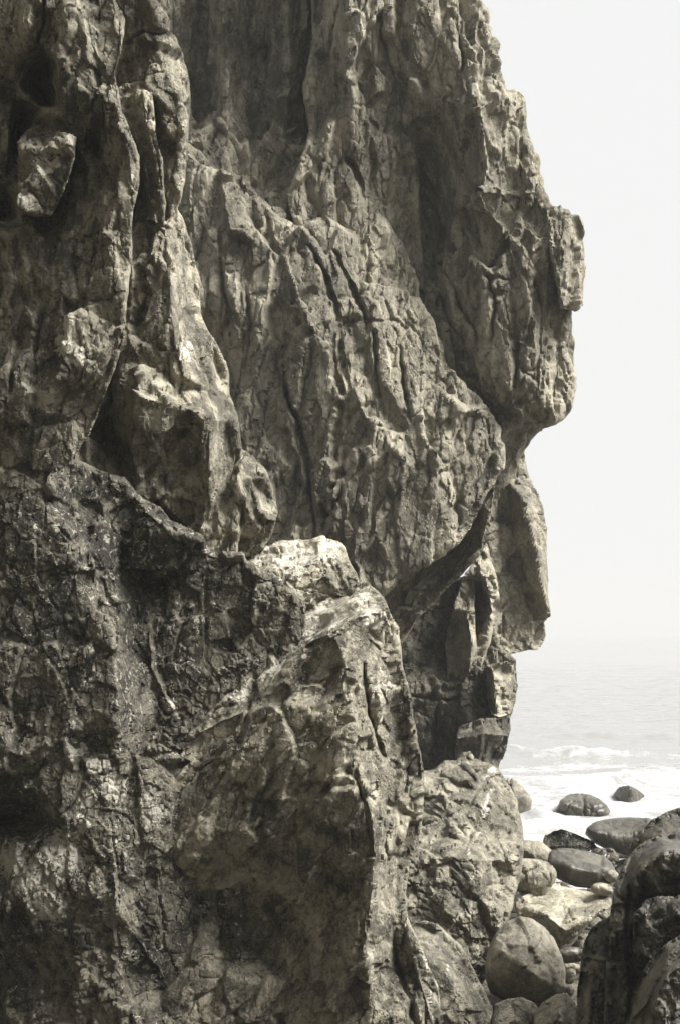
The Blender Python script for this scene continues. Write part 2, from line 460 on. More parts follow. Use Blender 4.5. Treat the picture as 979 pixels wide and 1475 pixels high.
    hgt = math_(t, 'ADD', math_(t, 'MULTIPLY', hgt, .034 / u * bump), fh)
    t.links.new(hgt, bp.inputs['Height']); t.links.new(bp.outputs[0], b.inputs['Normal'])
    return m

M_near = stone('lichened_rock', .06, .28, .56, .05, 1.0)
M_dark = stone('damp_rock', .035, .15, .42, .04, 1.0)
M_crack = stone('cracked_rock', .03, .17, .46, .26, 1.0)  # darker copy of the near rock, the wall's shade put into the colour
M_lit = stone('sunlit_rock', .11, .36, .6, .08, 1.0)  # lighter copy of the near rock, sunlight put into the colour
M_cliff = stone('cliff_rock', .15, .37, .46, .02, .62, stretch=1.5, tilt=-.15, bump=1.3)
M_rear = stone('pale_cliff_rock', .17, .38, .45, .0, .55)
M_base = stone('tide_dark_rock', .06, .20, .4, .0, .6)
M_worn = stone('wave_worn_rock', .09, .30, .5, .04, .9, .8, .7, facet=.6)
M_boulder = stone('smooth_boulder', .11, .32, .42, .0, 1.3, .4, .6, fine=.55, facet=.25)
M_wet = stone('wet_boulder', .03, .11, .3, -.2, 1.0, .45, .4, coat=.25, fine=.55, facet=.25)
M_slab = stone('pale_angular_rock', .16, .42, .5, .0, .9, .7, .75)
M_black = stone('dark_wet_rock', .02, .13, .34, .0, .9, .9, .5, coat=.2)  # wet rock, base blackened to stand for the shaded fronts
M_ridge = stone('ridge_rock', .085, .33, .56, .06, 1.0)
# ------------------------------------------------------------------ the main sea cliff
sea = thing('sea_cliff', 'tall fractured cliff with an overhanging nose against the white sky', 'cliff', (1.5, 17, 0))
V = -.12
SL = (.3, 560)
# recessed wall with dark hanging columns, upper left
rock('recess_wall', [(120, -260), (660, -260), (660, 400), (520, 420), (420, 480), (120, 480)],
     [[(250, -200, 17.2), (255, 100, 17.3), (270, 220, 16.9), (280, 330, 16.6)], [(330, -200, 16.9), (325, 60, 16.9), (325, 170, 16.8), (330, 300, 16.5)],
      [(290, -200, 17.6), (292, 150, 17.6)], [(375, -200, 17.5), (372, 120, 17.4), (375, 220, 17.0)], [(420, -200, 16.9), (415, 100, 16.9), (405, 200, 16.8)], [(450, -200, 17.4), (448, 180, 17.2)],
      (480, 250, 16.6), (400, 330, 16.2), (130, 200, 19)], M_cliff, sea, lean=SL, R=20, T=3, tilt=V, amp=1.7)
rock('rock_mass', [(-900, -300), (420, -300), (470, 400), (480, 1290), (-900, 1290)], [(-600, -200, 19.0), (300, -200, 20.2), (-600, 600, 19.0), (380, 600, 19.2), (-600, 1200, 18), (400, 1200, 18.8)], M_cliff, sea, R=40, T=4, cell=8)
# upper buttress, left of the long crack
rock('buttress', [(412, -260), (552, -260), (550, 0), (556, 60), (576, 112), (588, 180), (602, 232), (606, 300), (612, 420), (560, 430), (470, 400),
      (425, 330), (412, 280), (430, 235), (445, 190), (436, 130), (452, 60), (448, 0)],
     [[(505, -200, 15.7), (500, 0, 15.75), (498, 90, 15.9), (510, 160, 16.0), (520, 230, 16.05)], [(535, 0, 15.85), (550, 80, 15.9), (570, 160, 16.0), (590, 240, 16.1), (595, 330, 16.1)],
      (460, 0, 16.6), (470, 120, 16.4), (455, 230, 16.3), (480, 300, 16.05), (540, 280, 16.1), (440, 350, 16.1), (560, 380, 15.95)],
     M_cliff, sea, lean=SL, R=20, T=3, tilt=V,
     feats=[('crack', [(492, 215), (505, 235), (520, 262), (522, 285)], 3.5, .45), ('crack', [(532, 200), (540, 240), (528, 275)], 3, .4),
            ('step', [(432, 262), (470, 222), (482, 180)], .35, 25), ('crack', [(500, -60), (478, 60), (470, 130)], 2.5, .3)])
# main wall: ragged top edge, bulging belly, undercut lip
rock('rock_face', [(160, 240), (262, 205), (290, 222), (322, 248), (352, 254), (376, 284), (402, 308), (430, 322), (452, 316), (470, 306),
      (490, 322), (512, 332), (526, 312), (541, 300), (560, 318), (576, 345), (592, 374), (602, 402), (606, 432), (628, 468), (644, 520), (668, 556), (704, 590), (722, 620), (726, 676),
      (712, 698), (694, 730), (662, 786), (614, 816), (574, 836), (548, 868), (540, 960), (160, 960)],
     [[(262, 230, 16.7), (335, 285, 16.3), (415, 370, 16.0), (475, 345, 15.75), (530, 345, 15.75), (590, 420, 15.75)],
      [(300, 420, 16.3), (360, 560, 16.0), (420, 640, 15.75), (440, 740, 15.7)], [(440, 450, 15.6), (500, 560, 15.35), (560, 640, 15.15), (590, 720, 15.1)],
      [(560, 470, 15.5), (620, 560, 15.3), (690, 620, 15.25), (706, 680, 15.2)],
      [(708, 690, 15.2), (690, 722, 15.1), (655, 782, 15.05), (572, 832, 15.1), (540, 870, 15.2), (440, 880, 15.7)],
      (250, 600, 16.4), (330, 740, 16.0), (480, 680, 15.5), (620, 700, 15.0), (540, 760, 15.2), (500, 770, 15.45)],
     M_cliff, sea, lean=SL, R=14, T=3.5, tilt=V, jit=4,
     feats=[('crack', [(408, 520), (413, 572), (430, 612), (442, 662), (447, 700), (453, 745), (455, 780)], 2.6, .55), ('crack', [(487, 465), (493, 515), (503, 565)], 3, .4),
            ('crack', [(536, 480), (545, 560), (556, 615)], 3, .45), ('crack', [(575, 500), (580, 560), (592, 612)], 2.4, .3), ('crack', [(352, 400), (362, 470), (350, 560)], 2.5, .3),
            ('crack', [(316, 330), (322, 420), (345, 470)], 3, .35), ('step', [(322, 285), (330, 335), (350, 345)], .3, 20),
            ('step', [(600, 600), (560, 640), (500, 700), (470, 760)], .16, 45), ('step', [(690, 585), (668, 590), (650, 575)], .3, 16),
            ('crack', [(612, 640), (618, 690), (605, 720)], 2, .2), ('crack', [(690, 640), (672, 680)], 2, .2), ('crack', [(480, 360), (510, 420), (530, 470)], 3, .45),
            ('crack', [(445, 355), (470, 400), (490, 460)], 3, .4), ('step', [(395, 345), (420, 405), (440, 470)], .2, 25), ('step', [(300, 340), (325, 400), (340, 480)], .2, 25)])
rock('undercut_face', [(690, 680), (714, 690), (707, 735), (703, 772), (690, 800), (668, 826), (640, 852), (602, 890), (580, 925), (540, 965), (470, 965), (470, 850), (590, 790), (650, 730)],
     [[(704, 735, 15.5), (690, 790, 15.65), (640, 845, 15.9), (585, 912, 16.3)], [(690, 720, 15.9), (640, 800, 16.15), (570, 850, 16.3)], (500, 900, 16.5)], M_cliff, sea, lean=SL, R=8, T=2.5, tilt=-.85, noise=CLIFF, amp=.8,
     feats=[('crack', [(706, 742), (645, 826), (578, 893)], 2.2, .3), ('crack', [(692, 785), (625, 850), (572, 905)], 2.2, .3), ('crack', [(690, 755), (640, 812), (590, 855)], 2, .25)])
# overhanging nose against the sky
rock('overhang', [(546, -260), (700, -260), (690, -80), (680, 0), (692, 12), (703, 28), (706, 50), (712, 86), (722, 118), (729, 132), (741, 130), (752, 139), (756, 156), (758, 186),
      (766, 206), (775, 226), (781, 256), (784, 272), (793, 290), (800, 302), (806, 330), (808, 400), (824, 440), (826, 476), (827, 545), (823, 580), (812, 601), (797, 611), (775, 622), (760, 640),
      (752, 655), (742, 680), (724, 702), (700, 700), (660, 640), (600, 560), (590, 430), (596, 300), (590, 240), (578, 180), (566, 112), (552, 60)],
     [[(560, -200, 15.9), (556, 20, 15.9), (575, 100, 15.9), (592, 170, 16.1), (606, 240, 16.6), (612, 330, 16.9), (632, 440, 16.3), (660, 560, 15.9)],
      [(620, -200, 15.7), (610, 0, 15.7), (640, 60, 15.6), (660, 110, 15.55), (690, 150, 15.1), (700, 230, 15.0), (690, 285, 15.15)],
      [(640, 150, 15.7), (625, 190, 16.1), (630, 260, 16.4), (650, 310, 16.2), (665, 220, 15.6)], [(680, 300, 15.7), (720, 330, 15.3), (770, 330, 15.0), (800, 340, 15.0)],
      [(690, 400, 15.4), (705, 480, 15.3), (715, 560, 15.3), (722, 620, 15.6)], [(760, 420, 15.0), (775, 520, 15.0), (780, 580, 15.2), (755, 630, 15.8), (735, 680, 16.0)],
      (735, 190, 15.3), (650, 430, 15.9), (660, 480, 15.6), (640, 400, 16.2), (820, 500, 15.4), (740, 290, 15.3)], M_cliff, sea, lean=SL, R=14, T=4, tilt=.05, jit=4,
     feats=[('step', [(735, 330), (700, 300), (668, 290)], .35, 35), ('crack', [(622, 410), (648, 470), (668, 500)], 3, .4), ('crack', [(640, 395), (668, 450), (690, 490)], 3, .35),
            ('crack', [(700, 395), (712, 440), (706, 500)], 2.6, .35), ('crack', [(700, 402), (735, 405)], 2.5, .3), ('crack', [(738, 420), (745, 500), (738, 560)], 3, .35),
            ('crack', [(770, 400), (778, 460), (772, 560)], 2.4, .3), ('crack', [(800, 440), (800, 520), (795, 600)], 2.4, .3), ('crack', [(640, 10), (660, 60), (668, 120)], 2.5, .25),
            ('step', [(760, 268), (700, 262), (660, 282)], .2, 30), ('crack', [(748, 300), (742, 360), (750, 395)], 2.5, .3)], amp=1.15)
rock('jutting_block', [(786, 302), (800, 299), (816, 302), (825, 315), (834, 330), (838, 362), (839, 400), (838, 440), (826, 447), (806, 444), (798, 400), (790, 350)],
     [[(815, 305, 15.1), (812, 340, 14.75), (808, 400, 14.75), (812, 445, 14.9)], (836, 360, 15.1), (836, 430, 15.1), (792, 330, 15.0)], M_cliff, sea, lean=SL, R=8, T=1.5,
     feats=[('crack', [(818, 330), (822, 380), (818, 440)], 2, .2)])

# ------------------------------------------------------------------ buttress behind the cliff
rear = thing('cliff_buttress', 'stepped rock buttress below the overhang, standing in the surf', 'rock buttress', (3.2, 21, 0))
rock('slanting_slab', [(690, 640), (755, 648), (762, 690), (780, 730), (786, 762), (787, 800), (791, 860), (794, 888), (783, 896), (785, 915), (776, 934), (737, 941), (720, 950), (680, 930)],
     [[(733, 698, 20.6), (752, 730, 20.25), (771, 790, 20.15), (776, 830, 20.15), (792, 886, 20.3)], [(731, 704, 20.75), (736, 770, 20.85), (746, 815, 20.85), (760, 855, 20.75), (784, 890, 20.5)],
      [(700, 680, 20.6), (712, 800, 20.55), (730, 930, 20.5)], [(765, 690, 20.6), (784, 770, 20.6), (790, 850, 20.5)], (700, 900, 20.6), (750, 900, 20.55), (778, 920, 20.7), (752, 660, 20.6)],
     M_rear, rear, lean=(.3, 745), R=6, T=2.5, noise=FRACT, amp=.95, feats=[('crack', [(757, 862), (770, 888), (790, 892)], 2, .3), ('crack', [(737, 924), (752, 922), (756, 936)], 1.8, .25), ('crack', [(725, 845), (742, 872)], 1.8, .2)])
rock('leaf_slab', [(700, 780), (706, 800), (714, 830), (719, 862), (723, 880), (722, 910), (716, 935), (708, 955), (690, 968), (670, 1000), (640, 1000), (650, 900), (668, 830), (688, 800)],
     [[(702, 786, 19.3), (697, 830, 18.9), (706, 870, 18.9), (710, 878, 18.9)], [(710, 880, 18.9), (700, 920, 19.0), (688, 965, 19.2)], (720, 885, 19.6), (716, 930, 19.7), (685, 850, 19.7), (680, 900, 19.5), (668, 960, 19.2), (655, 930, 19.4)],
     M_rear, rear, lean=(.25, 690), R=6, T=1.5, noise=FRACT, amp=.9, feats=[('step', [(688, 820), (700, 860), (706, 878)], .3, 20)])
rock('leaf_slab', [(664, 835), (678, 826), (684, 838), (682, 870), (686, 920), (690, 945), (680, 975), (668, 1000), (645, 1010), (640, 930), (650, 880)],
     [[(675, 832, 19.1), (672, 880, 18.7), (680, 930, 18.7), (676, 975, 18.9)], (655, 900, 19.3), (650, 960, 19.2), (688, 930, 19.0)], M_rear, rear, lean=(.25, 690), R=6, T=1.2, noise=FRACT, amp=.9)
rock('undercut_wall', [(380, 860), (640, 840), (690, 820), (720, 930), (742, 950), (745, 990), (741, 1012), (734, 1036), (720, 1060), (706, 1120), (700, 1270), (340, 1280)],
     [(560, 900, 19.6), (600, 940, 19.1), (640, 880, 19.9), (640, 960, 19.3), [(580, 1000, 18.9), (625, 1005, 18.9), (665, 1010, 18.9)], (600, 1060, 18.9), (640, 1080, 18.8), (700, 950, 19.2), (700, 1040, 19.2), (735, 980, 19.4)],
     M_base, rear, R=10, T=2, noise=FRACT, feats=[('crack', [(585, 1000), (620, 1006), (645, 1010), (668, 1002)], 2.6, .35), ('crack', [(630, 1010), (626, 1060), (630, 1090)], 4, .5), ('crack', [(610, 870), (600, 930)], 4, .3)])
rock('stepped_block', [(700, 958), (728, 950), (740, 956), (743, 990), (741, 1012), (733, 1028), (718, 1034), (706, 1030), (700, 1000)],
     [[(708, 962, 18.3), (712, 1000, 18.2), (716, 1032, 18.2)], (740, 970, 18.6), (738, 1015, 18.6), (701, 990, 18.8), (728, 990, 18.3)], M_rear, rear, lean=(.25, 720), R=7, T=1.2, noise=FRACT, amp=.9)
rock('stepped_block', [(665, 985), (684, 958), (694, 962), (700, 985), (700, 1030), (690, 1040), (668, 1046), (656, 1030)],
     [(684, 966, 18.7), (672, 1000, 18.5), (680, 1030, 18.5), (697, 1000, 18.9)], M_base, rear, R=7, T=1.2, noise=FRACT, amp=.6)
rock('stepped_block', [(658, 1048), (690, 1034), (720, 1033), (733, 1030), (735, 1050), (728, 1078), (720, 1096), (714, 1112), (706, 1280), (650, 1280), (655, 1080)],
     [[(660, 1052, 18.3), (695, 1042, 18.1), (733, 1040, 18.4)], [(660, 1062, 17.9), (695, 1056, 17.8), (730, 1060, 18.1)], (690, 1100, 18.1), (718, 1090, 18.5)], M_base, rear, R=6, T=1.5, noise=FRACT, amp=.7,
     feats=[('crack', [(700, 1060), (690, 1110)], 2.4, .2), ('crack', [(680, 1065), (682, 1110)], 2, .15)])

# ------------------------------------------------------------------ near cliff at the left edge
near = thing('rock_cliff', 'close rough cliff wall with dark hollow and lichened knob', 'cliff', (-2.2, 8.4, 0))
rock('rock_face', [(-420, -320), (160, -320), (163, -60), (166, 0), (180, 28), (176, 74), (167, 104), (176, 160), (190, 190), (201, 226), (201, 268), (192, 302), (190, 372), (183, 440), (179, 492), (166, 532),
      (150, 572), (131, 626), (100, 666), (60, 706), (30, 744), (-20, 760), (-420, 780)],
     [[(92, -200, 7.95), (92, 0, 7.95), (120, 45, 7.9), (150, 90, 7.85), (166, 150, 7.8), (186, 215, 7.78), (192, 280, 7.85)],
      [(86, 90, 8.0), (88, 120, 8.0), (92, 160, 8.0)], [(62, 65, 8.05), (40, 90, 8.25), (20, 140, 8.35), (10, 260, 8.4)],
      (70, 90, 8.5), (55, 120, 8.7), (68, 150, 8.7), (35, 160, 8.7), (20, 200, 8.8), (12, 300, 8.7), (30, 320, 8.3), [(28, 130, 8.3), (45, 145, 8.2), (70, 158, 8.05), (92, 166, 8.0)],
      (0, 40, 8.05), (40, 40, 8.0), (25, 75, 8.1), (-60, 100, 8.3),
      [(130, 200, 8.05), (128, 250, 8.1), (110, 330, 8.05)], (160, 320, 7.9), (150, 400, 7.88), (120, 360, 7.98), [(178, 470, 7.95), (150, 500, 7.9), (120, 520, 7.9), (60, 560, 7.92)],
      (100, 440, 7.95), (50, 400, 8.1), (20, 340, 8.15), (30, 430, 8.25), (0, 480, 8.2), (40, 640, 8.1), (100, 620, 8.15), (140, 580, 8.15), (0, 720, 8.25), (-100, 600, 8.1), (-100, 300, 8.3), (-350, 200, 7.6), (-350, 700, 7.4)],
     M_near, near, lean=(.1, 150), R=6, T=2.5, noise=NEAR, tilt=-.12,
     feats=[('crack', [(134, 198), (141, 215), (142, 232)], 6, .22), ('crack', [(150, 140), (152, 180), (156, 215)], 2, .07), ('crack', [(70, -20), (62, 40), (50, 75), (28, 100)], 2.5, .14),
            ('step', [(128, 170), (104, 232), (98, 290)], .08, 18), ('crack', [(104, 250), (95, 290), (85, 310)], 3, .15), ('step', [(86, 86), (90, 140), (92, 166)], .1, 22),
            ('step', [(178, 470), (140, 460), (110, 452)], .05, 24), ('crack', [(20, 500), (14, 580)], 5, .15), ('step', [(45, 450), (25, 420), (20, 340)], .1, 25)],
     pale=[(60, 575, 26, .9), (95, 495, 22, 1.0), (110, 515, 18, 1.0), (100, 470, 14, .9), (40, 560, 30, .6), (45, 640, 60, .3), (190, 250, 14, .4)])
rock('lichened_knob', [(26, 205), (40, 186), (62, 178), (82, 188), (96, 196), (109, 202), (108, 226), (104, 246), (96, 268), (84, 296), (74, 312), (50, 312), (27, 303), (28, 262)],
     [[(60, 190, 7.95), (98, 205, 7.75), (102, 235, 7.7), (88, 275, 7.72)], (45, 215, 7.8), (55, 245, 7.72), (35, 290, 7.75), (65, 300, 7.8), (30, 250, 7.9)], M_near, near, R=9, T=.6, noise=FRACT, amp=1.1, dd=.15,
     pale=[(60, 236, 16, 1.1), (78, 228, 10, 1), (104, 204, 8, 1.6), (40, 290, 14, 1.1), (60, 298, 8, .7), (72, 200, 10, .6)], vein=[([(108, 206), (105, 240), (94, 272)], 1.6)],
     feats=[('crack', [(28, 262), (48, 276), (62, 300)], 2.4, .08), ('crack', [(40, 225), (75, 222)], 2, .05)])

# ------------------------------------------------------------------ pillar beside it
pil = thing('rock_pillar', 'tapering sunlit rock pillar with a rounded block on its crest, behind the near wall', 'rock pillar', (-1.1, 9.4, 0))
rock('crest_block', [(130, -320), (200, -320), (218, -40), (223, 0), (234, 14), (243, 30), (243, 46), (236, 50), (252, 60), (263, 76), (273, 106), (276, 150), (272, 200), (270, 230), (268, 262), (258, 300), (250, 345), (150, 345), (140, 100)],
     [[(205, -200, 9.15), (212, 0, 9.15), (225, 25, 9.1), (215, 48, 9.2)], [(190, 56, 9.25), (225, 52, 9.12), (248, 62, 9.15)], (205, 80, 9.2), (235, 95, 9.0), (180, 100, 9.3), (220, 130, 9.05), (255, 130, 9.05), (245, 190, 9.05), (262, 220, 9.15), (215, 190, 9.2), (230, 260, 9.15), (160, 180, 9.4), (200, 320, 9.4), (250, 300, 9.2)],
     M_lit, pil, lean=(.15, 250), dd=-.32, R=14, T=1.6, noise=NEAR, amp=.8, feats=[('crack', [(176, 64), (200, 52), (238, 50)], 2.6, .14), ('crack', [(196, -10), (206, 30), (210, 48)], 1.8, .08), ('crack', [(262, 82), (240, 100), (216, 116)], 1.6, .06), ('crack', [(216, 60), (228, 90)], 1.5, .05)])
rock('ribbed_flake', [(164, 132), (184, 120), (208, 115), (218, 122), (222, 150), (224, 190), (234, 225), (238, 300), (236, 325), (226, 322), (216, 316), (192, 324), (196, 300), (202, 262), (202, 226), (190, 190), (172, 158)],
     [[(168, 135, 9.0), (208, 118, 8.95)], [(206, 128, 8.85), (210, 180, 8.8), (222, 230, 8.8), (232, 300, 8.8)], (185, 160, 8.95), (200, 250, 9.1), (205, 300, 9.15), (195, 318, 9.1), (218, 310, 8.9)], M_lit, pil, lean=(.15, 250), dd=-.22, R=4, T=.8, noise=NEAR, amp=1.1,
     feats=[('step', [(226, 322), (214, 260), (202, 205)], .18, 30)])
rock('column', [(150, 300), (190, 322), (216, 314), (240, 318), (258, 300), (266, 314), (272, 334), (279, 362), (287, 400), (290, 450), (302, 478), (316, 502), (328, 532), (331, 570), (343, 602), (348, 640), (352, 700), (340, 820), (250, 810), (60, 790), (40, 690), (70, 600), (110, 540), (140, 500), (150, 450)],
     [[(240, 322, 9.05), (246, 400, 8.9), (250, 470, 8.8), (262, 540, 8.75)], [(196, 330, 9.05), (192, 420, 9.05), (184, 500, 9.05), (190, 530, 9.0)], (270, 360, 9.25), (282, 440, 9.25), [(300, 500, 9.05), (315, 570, 9.0)], (325, 560, 9.2), (220, 420, 9.0), (240, 540, 8.9),
      [(207, 572, 8.72), (240, 578, 8.68), (270, 586, 8.72), (310, 592, 8.85), (322, 600, 8.95)], (262, 555, 8.85), (215, 640, 8.75), (205, 690, 8.95), (230, 720, 8.85), [(300, 600, 8.75), (302, 680, 8.8), (300, 760, 8.95)], (262, 690, 9.0), (270, 760, 9.1),
      (340, 680, 9.1), (168, 560, 9.1), (150, 620, 9.25), (178, 660, 9.2), (110, 700, 8.9), (180, 720, 9.05), (80, 620, 8.9), (140, 470, 8.9), (260, 640, 8.85)],
     M_lit, pil, lean=(.15, 250), dd=-.32, R=12, T=1.6, noise=NEAR, tilt=-.1, amp=1.25, soft=8,
     feats=[('crack', [(244, 505), (246, 545), (254, 572)], 2.5, .12), ('step', [(322, 603), (280, 588), (240, 577), (206, 570)], .1, 18), ('step', [(200, 570), (186, 620), (202, 690)], .12, 16), ('crack', [(222, 620), (236, 660), (238, 705)], 2, .1),
            ('crack', [(300, 620), (296, 700), (300, 760)], 2.4, .12), ('step', [(184, 540), (190, 460), (192, 380)], .08, 20)], pale=[(228, 600, 14, .8), (266, 505, 20, .7), (215, 690, 14, .4), (225, 615, 10, .7)])
rock('shoulder_lump', [(298, 690), (320, 655), (345, 646), (366, 656), (384, 680), (395, 708), (400, 738), (392, 770), (380, 792), (330, 812), (296, 800), (292, 740)],
     [[(345, 655, 9.15), (360, 690, 8.95), (372, 740, 8.95)], (320, 700, 9.0), (310, 770, 9.05), (390, 720, 9.2), (350, 780, 9.1)], M_lit, pil, lean=(.15, 250), dd=-.32, R=12, T=1.0, noise=NEAR, amp=.8, tilt=.15, seed=91)

# ------------------------------------------------------------------ jointed wall under the pillar
wall = thing('jointed_wall', 'dark jointed rock wall with pale lichen patches, lower left', 'rock wall', (-1.4, 8.2, 0))
rock('dark_joint_face', [(-420, 600), (60, 640), (182, 690), (200, 712), (298, 792), (345, 800), (440, 860), (440, 1010), (330, 1100), (200, 1120), (-420, 1100)],
     [(-300, 1000, 8.6), (-420, 650, 8.5), (60, 720, 8.5), (120, 720, 8.75), (170, 760, 8.8), (150, 820, 8.6), (190, 860, 8.75), [(205, 840, 9.0), (290, 820, 8.9)], [(215, 880, 8.9), (220, 950, 8.85), (225, 1030, 8.8)], (165, 940, 8.5), (170, 1020, 8.4), (190, 940, 8.75), (200, 1020, 8.65), (250, 930, 8.85), (300, 900, 8.85), (290, 1000, 8.8), (340, 900, 8.85), (400, 880, 8.8), (330, 830, 8.85)],
     M_crack, wall, R=12, T=1.5, dd=-.4, noise=FRACT, amp=.85,
     feats=[('crack', [(130, 820), (200, 820), (300, 812)], 1.8, .12), ('crack', [(298, 815), (296, 880), (298, 950)], 1.8, .12), ('crack', [(290, 880), (262, 905), (250, 945)], 2.5, .14), ('step', [(250, 1020), (222, 960), (216, 870)], .12, 20), ('crack', [(226, 1000), (240, 1030), (268, 1020)], 3, .14)],
     pale=[(245, 1015, 10, .6), (290, 885, 14, .35)])
rock('wedge_block', [(150, 740), (166, 718), (180, 705), (192, 708), (203, 722), (216, 722), (230, 730), (246, 748), (270, 762), (290, 774), (298, 792), (298, 808), (292, 818), (220, 822), (150, 818)],
     [[(180, 708, 8.9), (204, 724, 8.72), (232, 733, 8.7), (250, 752, 8.65), (290, 778, 8.6)], [(208, 732, 8.6), (245, 765, 8.55), (285, 790, 8.5)], (170, 770, 8.8), (210, 790, 8.62), (260, 810, 8.6)], M_crack, wall, R=4, T=1, noise=FRACT, amp=1.0, dd=-.34)
rock('lichened_face', [(-420, 740), (10, 752), (50, 742), (90, 748), (128, 790), (138, 815), (145, 880), (148, 910), (138, 930), (150, 990), (178, 1060), (195, 1085), (230, 1070), (300, 1110), (340, 1200), (350, 1300), (340, 1640), (-420, 1640)],
     [(20, 780, 8.3), (90, 760, 8.35), [(70, 812, 8.05), (112, 806, 8.0), (130, 815, 8.05)], (60, 800, 8.25), (100, 870, 8.15), (130, 890, 8.1), [(35, 930, 8.1), (90, 940, 8.02), (140, 940, 8.0)], (20, 850, 8.2), (60, 1000, 8.15), [(120, 960, 8.0), (100, 1040, 7.95), (110, 1090, 8.0)], (150, 1020, 8.05), (200, 1080, 8.1), (60, 1080, 8.15),
      [(20, 1140, 8.0), (50, 1135, 7.95), (80, 1165, 7.95)], (30, 1180, 8.7), (0, 1180, 8.7), (-40, 1170, 8.6), [(0, 1205, 8.1), (40, 1215, 8.0), (85, 1190, 7.98)], (100, 1180, 7.95), (160, 1140, 8.0), (220, 1150, 8.1), [(160, 1200, 7.95), (165, 1260, 7.95), (170, 1310, 7.95)], (60, 1260, 7.9), (20, 1300, 7.95), (90, 1320, 7.9), (190, 1280, 8.1),
      [(40, 1340, 8.0), (100, 1340, 7.95), (160, 1320, 8.0)], (20, 1400, 8.25), (120, 1400, 8.0), (180, 1450, 7.95), (60, 1460, 8.05), (230, 1400, 8.12), (300, 1400, 8.4), (230, 1250, 8.15), (320, 1250, 8.45), (280, 1130, 8.4), (-300, 1000, 7.6), (-300, 1400, 7.4)],
     M_crack, wall, lean=(-.22, 220), R=10, T=1.6, noise=FRACT, amp=.85,
     feats=[('crack', [(146, 930), (112, 975), (95, 1010), (80, 1035), (45, 1080)], 2.4, .16), ('crack', [(128, 960), (95, 1012)], 1.6, .08), ('crack', [(140, 985), (150, 1020), (168, 1035), (178, 1075)], 2.6, .16), ('crack', [(185, 1080), (240, 1060)], 1.8, .1),
            ('crack', [(40, 1110), (60, 1140), (85, 1175), (105, 1160), (120, 1130)], 2.2, .12), ('crack', [(85, 1175), (50, 1230), (10, 1285)], 2.4, .14), ('crack', [(8, 1285), (30, 1320), (55, 1350)], 3, .16), ('crack', [(35, 930), (30, 1000), (40, 1040)], 2.4, .12),
            ('step', [(136, 816), (100, 818), (72, 812)], .1, 14), ('crack', [(160, 1180), (168, 1240), (172, 1320)], 1.6, .06), ('crack', [(100, 1340), (125, 1335), (145, 1345)], 2, .08), ('step', [(30, 1150), (5, 1330), (8, 1470)], .14, 30)],
     pale=[(100, 1050, 18, 1.5), (108, 1075, 12, 1.3), (85, 1035, 10, 1), (45, 945, 18, .8), (90, 960, 22, .8), (165, 1135, 16, 1.2), (140, 1100, 12, .9), (90, 1230, 30, .9), (60, 1260, 28, .8), (85, 810, 16, .8), (118, 812, 10, .7), (120, 1020, 26, .7), (165, 1010, 16, .7), (30, 830, 16, .8), (215, 1170, 18, .6), (130, 1150, 12, .9), (70, 1310, 22, .6), (120, 1185, 12, .8), (10, 1240, 26, .6)])

# ------------------------------------------------------------------ outcrop in the middle foreground
crop = thing('rock_outcrop', 'large ridged outcrop with sunlit sloping top ledges and a dark shaded front', 'rock outcrop', (0, 8.3, 0))
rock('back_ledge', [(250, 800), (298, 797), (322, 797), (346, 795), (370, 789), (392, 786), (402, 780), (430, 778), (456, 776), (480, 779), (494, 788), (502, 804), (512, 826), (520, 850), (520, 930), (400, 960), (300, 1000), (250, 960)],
     [[(300, 797, 9.1), (350, 796, 9.15), (404, 782, 9.2), (456, 778, 9.2), (490, 788, 9.15)], [(310, 860, 8.75), (345, 840, 8.78), (390, 820, 8.75), (440, 806, 8.85), (480, 800, 8.85)], (350, 845, 8.76), (380, 860, 8.8), (420, 850, 8.75), (470, 830, 8.75), (500, 830, 8.85), (380, 890, 8.7), (300, 900, 8.8), (330, 940, 8.7)],
     M_lit, crop, R=8, T=1.2, noise=FRACT, tilt=-.9, amp=.8, pale=[(420, 800, 40, .8), (345, 812, 34, .9), (470, 790, 26, .8), (430, 860, 26, .6), (330, 870, 24, .5)], feats=[('crack', [(345, 860), (362, 848), (385, 852)], 4, .2), ('step', [(385, 848), (350, 846), (318, 866)], .08, 14), ('crack', [(408, 838), (412, 870)], 2, .08), ('crack', [(470, 800), (484, 830)], 3, .1), ('step', [(480, 812), (440, 822), (425, 828)], .04, 12)])  # pale crust, also painted on to brighten the sunlit ledge
